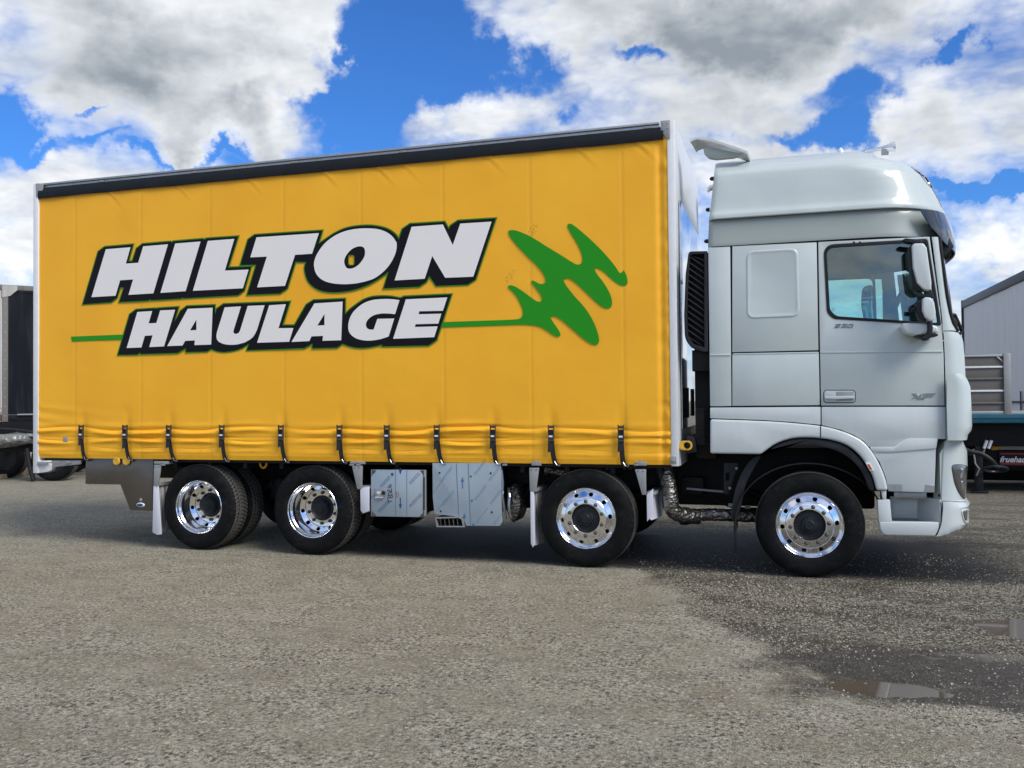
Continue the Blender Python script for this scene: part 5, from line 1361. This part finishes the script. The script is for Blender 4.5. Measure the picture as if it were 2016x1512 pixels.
shell('mirror_base', H_([(1125, 1112), (1200, 1105), (1440, 1110), (1585, 1150), (1585, 1235), (1480, 1240), (1300, 1262), (1200, 1245), (1150, 1205)]), -.20, -.0, 'paint_plain', truck, .022)
shell('mirror_base_cover', H_([(1290, 1262), (1450, 1240), (1585, 1240), (1580, 1270), (1500, 1280), (1420, 1300), (1370, 1290)]), -.19, -.02, 'black', truck, .008)
shell('mirror_top_arm', H_([(1142, 75), (1180, 55), (1240, 62), (1370, 75), (1392, 95), (1390, 108), (1250, 112), (1165, 98)]), -.26, -.15, 'black', truck, .010)
put('mirror_knob', MB().tube([P(1793, 610, -.2), P(1803, 609, -.2)], .02, 12).mesh('mirror_knob'), 'black', m2)
# wiper at the foot of the windscreen
sw = lambda p: zz(p, 10.8, 1840, 560)
plate('wiper', sw([(335, 660), (390, 665), (480, 760), (500, 880), (485, 990), (440, 930), (370, 810), (340, 720)]), 'black', truck, .38, .42, bevel=.006)
put('wiper_arm', MB().tube([P(*sw([(395, 640)])[0], .42), P(*sw([(425, 640)])[0], .42), P(*sw([(500, 800)])[0], .45), P(*sw([(580, 1000)])[0], .5), P(*sw([(525, 1060)])[0], .45)], .016, 8).mesh('wiper_arm'), 'black', truck)

# interior seen through the glass
slab('rear_cab_wall', (.13, .05, 1.15), (.17, YW-.05, 3.08), 'interior', truck)
slab('cab_floor', (.15, .06, 1.30), (2.05, YW-.06, 1.36), 'interior', truck)
slab('side_lining', (.16, .045, 1.18), (1.125, .06, 3.08), 'interior', truck)
slab('door_lining', (1.13, .052, 1.18), (2.02, .075, Z(1700, 634, 0)), 'interior', truck)
slab('headlining', (.2, .07, 3.03), (1.80, YW-.07, 3.07), 'interior', truck)
slab('side_lining', (.16, YW-.06, 1.0), (1.08, YW-.045, 3.08), 'interior', truck)
fw = MB().prism([(1.08, .6), (1.95, .6), (2.10, 1.9), (2.0, 3.09), (1.08, 3.09)], YW-.04, YW, [roundpoly([(1.20, 2.1), (1.79, 2.1), (1.775, 3.01), (1.20, 3.01)], .07), [(1.82, 2.1), (1.93, 2.1), (1.87, 3.0), (1.80, 3.0)]])
fdoor = put('far_door', fw.mesh('far_door', bevel=.005), 'interior', truck)
put('window_pane', MB().prism([(1.15, 2.0), (1.96, 2.0), (1.90, 3.03), (1.15, 3.03)], YW-.02, YW-.015).mesh('window_pane'), 'glass', fdoor)
slab('far_panel', (.13, YW-.04, 1.0), (1.07, YW, 3.09), 'paint', truck)
slab('door_lining', (1.10, YW-.08, 1.0), (2.02, YW-.055, 1.95), 'interior', truck)
b = MB().prism([(1.66, 1.45), (2.05, 1.45), (2.12, 1.95), (1.95, 2.06), (1.78, 2.02), (1.66, 1.85)], .09, YW-.09)
put('dashboard', b.mesh('dashboard', bevel=.03), 'interior', truck)
for y in (.62, 1.88):
    s_ = put('seat', MB().prism([(.72, 1.62), (1.22, 1.66), (1.24, 1.74), (.86, 1.76), (.80, 2.30), (.70, 2.34), (.64, 2.28)], y-.24, y+.24).mesh('seat', bevel=.05, seg=3), 'seat', truck)
    put('headrest', MB().prism([(.72, 2.40), (.86, 2.38), (.87, 2.60), (.80, 2.66), (.72, 2.62)], y-.13, y+.13).mesh('headrest', bevel=.04, seg=3), 'seat', s_)
q = P(1752, 610, .62); sw_ = []
for a in np.linspace(0, 2*math.pi, 30): sw_.append((q.x+.02+.09*math.sin(a), .62+.22*math.cos(a), q.z-.02+.19*math.sin(a)))
put('steering_wheel', MB().tube(sw_, .016, 8).mesh('steering_wheel'), 'black', truck)
# far mirror, silhouetted beyond the windows
fo_ = roundpoly(pp([(1697, 566), (1718, 560), (1722, 640), (1702, 640), (1695, 600)], YW+.28), .05)
fm = put('far_mirror', MB().prism(fo_, YW+.25, YW+.28, [offset_poly(fo_, -.012)]).mesh('far_mirror', bevel=.003), 'black', truck)
put('mirror_face', MB().prism(offset_poly(fo_, -.010), YW+.26, YW+.27), 'mirror', fm)
put('far_mirror_arm', MB().tube([(1.95, YW, 2.9), (1.93, YW+.27, 2.85), (1.93, YW+.27, 2.1), (2.0, YW, 2.0)], .025, 8).mesh('far_mirror_arm'), 'black', fm)
# air intake behind the cab: louvred
ino = roundpoly(pp([(1356, 495.5), (1392.5, 494.5), (1394, 692), (1386, 692.5), (1362, 686), (1348.5, 668), (1347, 620), (1350, 540)]), [.03, .005, .005, .02, .03, .08, .02, .02], 6)
ini = roundpoly(pp([(1359, 501), (1387, 500), (1387, 684), (1368, 680), (1355, 664), (1353, 620), (1355.5, 545)]), [.02, .003, .003, .02, .05, .02, .02], 6)
ai_ = put('air_intake', MB().prism(ino, -.012, .24, [ini]).mesh('air_intake', bevel=.006), 'black', truck)
put('intake_back', MB().prism(offset_poly(ini, .004), .07, .09), 'seam', ai_)
for k in range(17):
    y0 = 489+k*12.3
    a = (1354.5, y0), (1387.5, y0+22.5)
    pts_ = [a[0], a[1], (1387.5, y0+25.8), (1354.5, y0+3.3)]
    pts_ = [(max(x_, 1354), min(max(y_, 501), 684)) for x_, y_ in pts_]
    if pts_[0][1] >= pts_[3][1]-.3 and pts_[1][1] >= pts_[2][1]-.3: continue
    plate('intake_slat', pts_, 'black', ai_, .002, .05, bevel=.002, seg=1)
slab('intake_neck', (-.06, .06, 1.9), (.12, .5, 2.1), 'under', truck)
# ---------------------------------------------------------------- vehicles behind
def panelwork(name, col, rough=.4, streak=.4, dirt=(.2, .2, .2)):
    def f(t, b, o):
        p = objc(t); n = t.noise(t.v('MULTIPLY', p, (2.5, 2.5, .25)), 2.2, 5, .6); n2 = t.noise(p, 1.2, 3, .5)
        k = t.m('MULTIPLY', t.ramp(n, .42, .68), streak); t.set(b.inputs['Base Color'], t.mix(k, col, dirt))
        t.set(b.inputs['Roughness'], t.m('ADD', rough-.08, t.m('MULTIPLY', n2, .16)))
        bump(t, b, t.m('ADD', n2, t.m('MULTIPLY', n, .08)), .012, .5)
    M[name] = material(name, spec=.1, build=f)
panelwork('silver_curtain', (.72, .70, .67), .5, .3, (.55, .535, .505))
panelwork('black_curtain', (.008, .010, .013), .5, .3, (.05, .055, .06))
panelwork('faded_white_panel', (.45, .44, .41), .6, .5, (.26, .24, .20))
panelwork('worn_alloy', (.20, .185, .165), .6, .5, (.10, .095, .08))
M['rail_dark'] = material('dark_rail', (.05, .047, .045), .5)
M['teal'] = material('teal_paint', (.008, .11, .16), .35, build=grimy((.008, .11, .16), .3, 8, .35, .1))
M['brown_panel'] = material('grey_brown_panel', (.13, .118, .105), .45, build=grimy((.13, .118, .105), .4, 5, .45, .15))
M['red_band'] = material('red_print', (.25, .01, .012), .5)
def tyre_simple(): return TY_S

def place(root, local):  # helper frame of the thing: x along, y away from the camera
    return local
# 1. black curtain trailer at the far left
t1 = thing('curtain_trailer', 'black curtain sided trailer parked behind the truck at far left', 'trailer', (-16.8, 8.0, 0), R(48), 'parked trailers', frame=(0, 0, 0))
t1.scale = (1.045,)*3
L1 = 12.5
slab('load_floor', (0, .02, 1.22), (L1, 2.48, 1.36), 'under', t1)
slab('end_wall', (L1-.05, .03, 1.3), (L1, 2.47, 4.3), 'faded_white_panel', t1)
rows = [[(x, .0+.012*math.sin(x*1.1)+.008*math.sin(x*2.7+z), z) for x in np.linspace(.12, L1-.06, 70)] for z in np.linspace(1.38, 4.14, 12)]
put('curtain', MB().grid(rows).mesh('curtain', smooth=80), 'black_curtain', t1)
slab('roof_rail', (-2.6, -.02, 4.2), (L1, .06, 4.31), 'worn_alloy', t1); slab('roof_panel', (-2.6, .06, 4.26), (L1, 2.48, 4.3), 'faded_white_panel', t1)
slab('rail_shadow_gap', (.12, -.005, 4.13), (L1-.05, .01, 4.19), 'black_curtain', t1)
slab('rear_post', (0, -.025, 1.05), (.12, .09, 4.3), 'worn_alloy', t1)
for k in range(14): put('rivet', MB().lathe([(0, -.006), (.012, -.004), (.014, 0)], seg=8).mesh('rivet'), 'galv', t1, at=(.06, -.025, 1.35+k*.21))
plate_pts = [(0, 4.3), (.30, 4.3), (.30, 4.20), (.16, 4.06), (0, 4.02)]
put('corner_bracket', MB().prism(plate_pts, -.032, -.024).mesh('corner_bracket'), 'faded_white_panel', t1)
slab('side_panel', (-2.6, .0, 1.5), (-.01, .05, 4.2), 'faded_white_panel', t1); slab('floor_edge', (-2.6, -.01, 1.36), (-.01, .05, 1.48), 'alu', t1)
for k in range(2): slab('marker_lamp', (-.16, -.03, 1.22+k*.16), (-.03, -.01, 1.34+k*.16), 'orange', t1)
slab('tie_rail', (.3, -.04, 1.36), (1.0, -.02, 1.39), 'galv', t1)
for x in (1.4, 2.6, 9.0, 10.3, 11.4):
    for y in (.02, 2.2):
        w = put('wheel', TY_S, 'rubber', t1, (x, y, RW)); put('wheel_disc', MB().lathe([(0, .06), (.30, .02), (.30, .2), (0, .2)], seg=28).mesh('wheel_disc'), 'galv', w, (x, y, RW))
for y in (.7, 1.7): slab('chassis_rail', (.2, y, .85), (L1-.2, y+.1, 1.2), 'under', t1)
slab('side_box', (3.6, .1, .5), (7.5, .6, 1.2), 'under', t1)
mg = []
for a in np.linspace(R(15), R(165), 14): mg.append([(2.6+.62*math.cos(a), y, .5+.62*math.sin(a)) for y in (.0, .5)])
put('mudguard', MB().grid(mg).mesh('mudguard', solid=.02), 'galv', t1)

# 2. bare chassis with shrink-wrapped parts, low in front of it
t2 = thing('bare_trailer_chassis', 'dark bare chassis with hoses and a wrapped part behind truck at left', 'chassis', (-15.0, 6.9, 0), R(20), frame=(0, 0, 0))
for y in (.3, 1.2): slab('chassis_rail', (-1.8, y, .62), (5.5, y+.09, .80), 'under', t2)
for x in np.linspace(-1.6, 5.2, 9): slab('cross_member', (float(x), .3, .66), (float(x)+.08, 1.28, .76), 'under', t2)
slab('headboard', (-1.8, 1.30, .8), (5.4, 1.36, 1.28), 'under', t2)
for x in (-.9, .6, 2.2, 4.1):
    w = put('wheel', TY_S, 'rubber', t2, (x, .0 if x > .5 else .9, RW)); put('wheel_disc', MB().lathe([(0, .06), (.29, .03), (.29, .2), (0, .2)], seg=24).mesh('wheel_disc'), 'under', w, (x, .0 if x > .5 else .9, RW))
put('air_hose', MB().tube(catmull([(-1.5, .2, .9), (-.9, .15, 1.12), (-.1, .1, 1.1), (.5, .12, .95), (.9, .2, .8)], 6, False), .035, 8).mesh('air_hose'), 'black', t2)
put('air_hose', MB().tube(catmull([(-1.2, .1, .7), (-.4, .05, .95), (.5, .02, .9), (1.2, .05, .66)], 6, False), .03, 8).mesh('air_hose'), 'black', t2)
put('parking_leg', MB().tube([(.0, .1, .7), (.1, .02, .3), (.2, -.02, .02)], .05, 8).mesh('parking_leg'), 'under', t2)
def wrapmat(t, b, o):
    p = objc(t); n = t.noise(p, 7, 5, .6)
    t.set(b.inputs['Base Color'], t.mix(n, (.10, .105, .095), (.26, .265, .25))); b.inputs['Roughness'].default_value = .3
    bump(t, b, t.voro(p, 9, 'F1'), .04, 1.)
M['wrap'] = material('plastic_wrap', build=wrapmat)
wr = thing('wrapped_bundle', 'pale plastic-wrapped bundle lying on the bare chassis at left', 'bundle', (P(22, 880, 6.9).x, 6.9, P(22, 880, 6.9).z), R(34), frame=(0, 0, .82))
rows = []
for i, x in enumerate(np.linspace(-1.1, 1.1, 12)):
    s = .17*(1-(abs(x)/1.15)**3)+.02; rows.append([(x, s*1.3*math.cos(a)*(1+.12*math.sin(i*3+a*4)), .82+.16+s*.8*math.sin(a)*(1+.15*math.sin(i*5+a*3))+x*.07) for a in np.linspace(0, 2*math.pi, 15)])
put('wrapping', MB().grid(rows).mesh('wrapping', smooth=70, merge=True), 'wrap', wr)
put('yellow_tie', MB().tube([(1.05, 0, 1.05), (1.2, -.05, .98), (1.3, 0, .86)], .025, 6).mesh('yellow_tie'), 'yellow_ring', wr)
# timber on the ground
for (p0, p1, z, lab) in ((G(0, 938), G(60, 930), .05, 'long pale timber plank lying on the gravel at far left'),
                         (G(-5, 944), G(18, 941), .04, 'short brown timber offcut at the left picture edge'),
                         (G(44, 938), G(68, 932), .06, 'short timber block beside the truck rear post')):
    d = p1-p0; L_ = d.length; a = math.atan2(d.y, d.x)
    o = thing('timber', lab, 'timber', (p0.x, p0.y, 0), a, 'timbers lying on the ground', frame=(0, 0, 0), mesh=MB().box((0, -.05, 0), (L_, .06, .09+z*.3)).mesh('timber', bevel=.006), mat='wood')

# 3. silver curtain trailer at the right
t3 = thing('silver_box_trailer', 'silver grey curtain sided trailer behind the cab at right edge', 'trailer', (5.52, 18.3, 0), R(-88.9), 'parked trailers', frame=(0, 0, 0))
L3 = 7.2
rows = [[(x, -.01-.004*math.sin(x*3.3)-.002*math.sin(x*7.7+z), z) for x in np.linspace(.08, L3, 90)] for z in np.linspace(1.32, 4.06, 14)]
put('curtain', MB().grid([[(x, -y, z) for x, y, z in r_] for r_ in rows]).mesh('curtain', smooth=80), 'silver_curtain', t3)
slab('roof_rail', (0, -.03, 4.06), (L3, .06, 4.27), 'rail_dark', t3, bevel=.02); slab('roof_panel', (0, .06, 4.2), (L3, 2.5, 4.26), 'silver_curtain', t3)
slab('end_wall', (0, .0, 1.2), (.06, 2.5, 4.26), 'faded_white_panel', t3)
slab('front_post', (-.02, -.035, 1.1), (.07, .05, 4.28), 'black', t3)
slab('load_floor', (0, .0, 1.16), (L3, 2.5, 1.30), 'under', t3)
for k in range(6):
    x = .6+k*1.0; slab('strap', (x, -.035, 1.25), (x+.05, -.015, 1.75), 'webbing', t3)
slab('tension_bar', (.1, -.04, 1.5), (L3, -.02, 1.54), 'black', t3)
slab('side_box', (.3, .1, .25), (L3-.2, 2.3, 1.16), 'under', t3)
for x in (1.2, 2.4, 5.0): put('wheel', TY_S, 'rubber', t3, (x, .02, RW))

# 4. teal flatbed trailer with slatted side gate
t4 = thing('flatbed_trailer', 'teal edged flatbed trailer with grey slatted gate beside the cab nose', 'trailer', (6.0, 9.2, 0), 0, 'parked trailers')
FY = 8.0
zd = Z(1950, 815, FY)
slab('deck', (2.3, FY+.02, zd-.10), (9.5, 10.5, zd+.02), 'galv', t4)
ze0, ze1 = Z(1950, 815, FY), Z(1950, 833, FY)
slab('edge_rail', (2.3, FY-.03, ze1), (9.5, FY+.02, ze0), 'teal', t4, bevel=.012)
slab('edge_rail', (2.3, FY-.045, ze0-.07), (9.5, FY-.028, ze0-.055), 'teal', t4)
slab('chassis_side', (2.3, FY+.25, zd-.55), (9.5, FY+.35, zd-.10), 'under', t4)
gate = put('side_gate', None, None, t4, (3.4, FY, zd))
xg0, xg1 = 2.4, X(1989, 760, FY); rows_px = (699, 724, 746, 768, 790, 811)
yt = 699
edges = [Z(1950, r_, FY) for r_ in (700, 722, 745, 769, 793, 813)]
for i, (za, zb_) in enumerate(zip(edges, edges[1:])):
    slab('gate_slat', (xg0, FY+.012, zb_+.005), (xg1-.06, FY+.04, za-.005), 'brown_panel', gate, bevel=.004)
for i, ze in enumerate(edges[:-1]):
    slab('gate_rib', (xg0, FY-.012, ze-.02), (xg1-.05, FY+.02, ze+.012), 'white_metal' if i in (1, 3) else ('alu' if i == 0 else 'brown_panel'), gate, bevel=.004)
slab('gate_rib', (xg0, FY-.012, edges[-1]-.02), (xg1-.05, FY+.02, edges[-1]+.03), 'alu', gate, bevel=.004)
slab('gate_post', (X(1976, 760, FY), FY-.03, edges[-1]-.04), (xg1+.01, FY+.06, edges[0]+.03), 'galv', gate, bevel=.006)
put('corner_stay', MB().tube([P(1962, 702, FY), P(1976, 714, FY)], .015, 6).mesh('corner_stay'), 'galv', gate)
# running gear in the shade under the deck
slab('main_beam', (2.3, 8.5, .45), (9.5, 8.7, zd-.1), 'under', t4); slab('main_beam', (2.3, 9.8, .45), (9.5, 10.0, zd-.1), 'under', t4)
slab('under_tank', (2.5, 8.8, .35), (9.3, 9.7, 1.0), 'under', t4)
q = P(1928, 965, 8.3)
leg = put('landing_leg', MB().box((q.x-.06, 8.26, .03), (q.x+.06, 8.38, 1.1)).mesh('landing_leg', bevel=.01), 'black', t4)
put('leg_foot', MB().box((q.x-.13, 8.2, .0), (q.x+.13, 8.44, .035)).mesh('leg_foot', bevel=.006), 'black', leg)
put('leg_crank', MB().tube([(q.x-.1, 8.2, .75), (q.x-.08, 8.16, .5), (q.x-.02, 8.16, .42), (q.x-.06, 8.18, .3)], .014, 6).mesh('leg_crank'), 'galv', leg)
for dx in (0, 9):
    a, c = P(1937+dx, 883, 8.2), P(1943+dx, 867, 8.2)
    put('white_cylinder', MB().tube([a, c], .026, 12).mesh('white_cylinder'), 'white_metal', t4)
put('support_rod', MB().tube([P(1938, 885, 8.2), P(1935, 897, 8.2)], .014, 6).mesh('support_rod'), 'galv', t4)
put('air_hose', MB().tube(catmull([tuple(P(1892, 880, 8.0)), tuple(P(1910, 889, 7.95)), tuple(P(1930, 893, 7.95)), tuple(P(1950, 905, 7.95)), tuple(P(1965, 922, 8.0))], 6, False), .038, 10).mesh('air_hose'), 'black', t4)
rg = [tuple(P(1960+24*math.cos(a), 923.5+5.5*math.sin(a), 8.0+.3*math.sin(a))) for a in np.linspace(0, 2*math.pi, 26)]
M['bluehose'] = material('blue_hose', (.018, .022, .035), .4)
put('coiled_hose', MB().tube(rg, .022, 8).mesh('coiled_hose'), 'bluehose', t4)
put('drawbar', MB().tube([P(1890, 896, 8.3), P(1925, 895, 8.3), P(1950, 908, 8.3)], .03, 8).mesh('drawbar'), 'under', t4)
BY = 8.45
a, c = P(1957, 865, BY), P(2050, 887, BY)
bar = slab('rear_bar', (a.x, BY, c.z+.01), (9.0, BY+.06, a.z), 'galv', t4, bevel=.006)
a2 = P(1957, 877.5, BY); slab('bar_groove', (a2.x, BY-.004, a2.z), (9.0, BY, a2.z+.012), 'white_metal', bar)
q = P(1962, 873, BY-.02); rg = [(q.x+.075*math.cos(w), BY-.03, q.z+.07*math.sin(w)) for w in np.linspace(0, 2*math.pi, 20)]
b = MB().tube(rg, .022, 8); b.box((q.x-.08, BY-.02, q.z-.11), (q.x+.02, BY-.003, q.z+.08)); put('yellow_coupling', b.mesh('yellow_coupling'), 'yellow_ring', t4)
a, c = P(1966, 888, BY), P(2110, 919, BY)
fl_ = slab('mudflap', (a.x, BY, c.z), (c.x, BY+.02, a.z), 'seam', t4)
for r0, r1 in ((891.5, 895), (911, 914.5)):
    z0, z1 = Z(1990, r1, BY), Z(1990, r0, BY); slab('red_stripe', (X(1969, 893, BY), BY-.004, z0), (c.x-.02, BY, z1), 'red_band', fl_, bevel=0)
a, c = P(1968.5, 910, BY), P(2028, 898.5, BY)
text_obj('lettering', 'fruehauf', (c.x-a.x)*1.0, (c.z-a.z), (a.x, BY-.006, a.z), .35, 'white_metal', fl_, ext=.001, bold=.025)
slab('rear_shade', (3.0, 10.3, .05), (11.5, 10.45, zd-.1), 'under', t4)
w = put('wheel', TY_S, 'rubber', t4, (6.8, FY+.1, RW)); w2 = put('wheel', TY_S, 'rubber', t4, (8.0, FY+.1, RW))

# twigs and a leaf on the yard
for (px, py, L_, a, lab) in ((1690, 1158, .16, -.5, 'thin dark twig on the gravel below the front wheel'), (1783, 1435, .08, .1, 'short dark twig on the gravel near bottom right'),
                             (1790, 1292, .10, .2, 'dark twig lying in the damp gravel patch')):
    q = G(px, py); pts_ = [(0, 0, .006), (L_*.4, .008, .010), (L_*.7, -.004, .008), (L_, .01, .006)]
    o = thing('twig', lab, 'twig', (q.x, q.y, gz(q.x, q.y)), a, 'twigs on the yard', frame=(0, 0, 0), mesh=MB().tube(pts_, .0028, 5).mesh('twig'), mat='brown_panel')
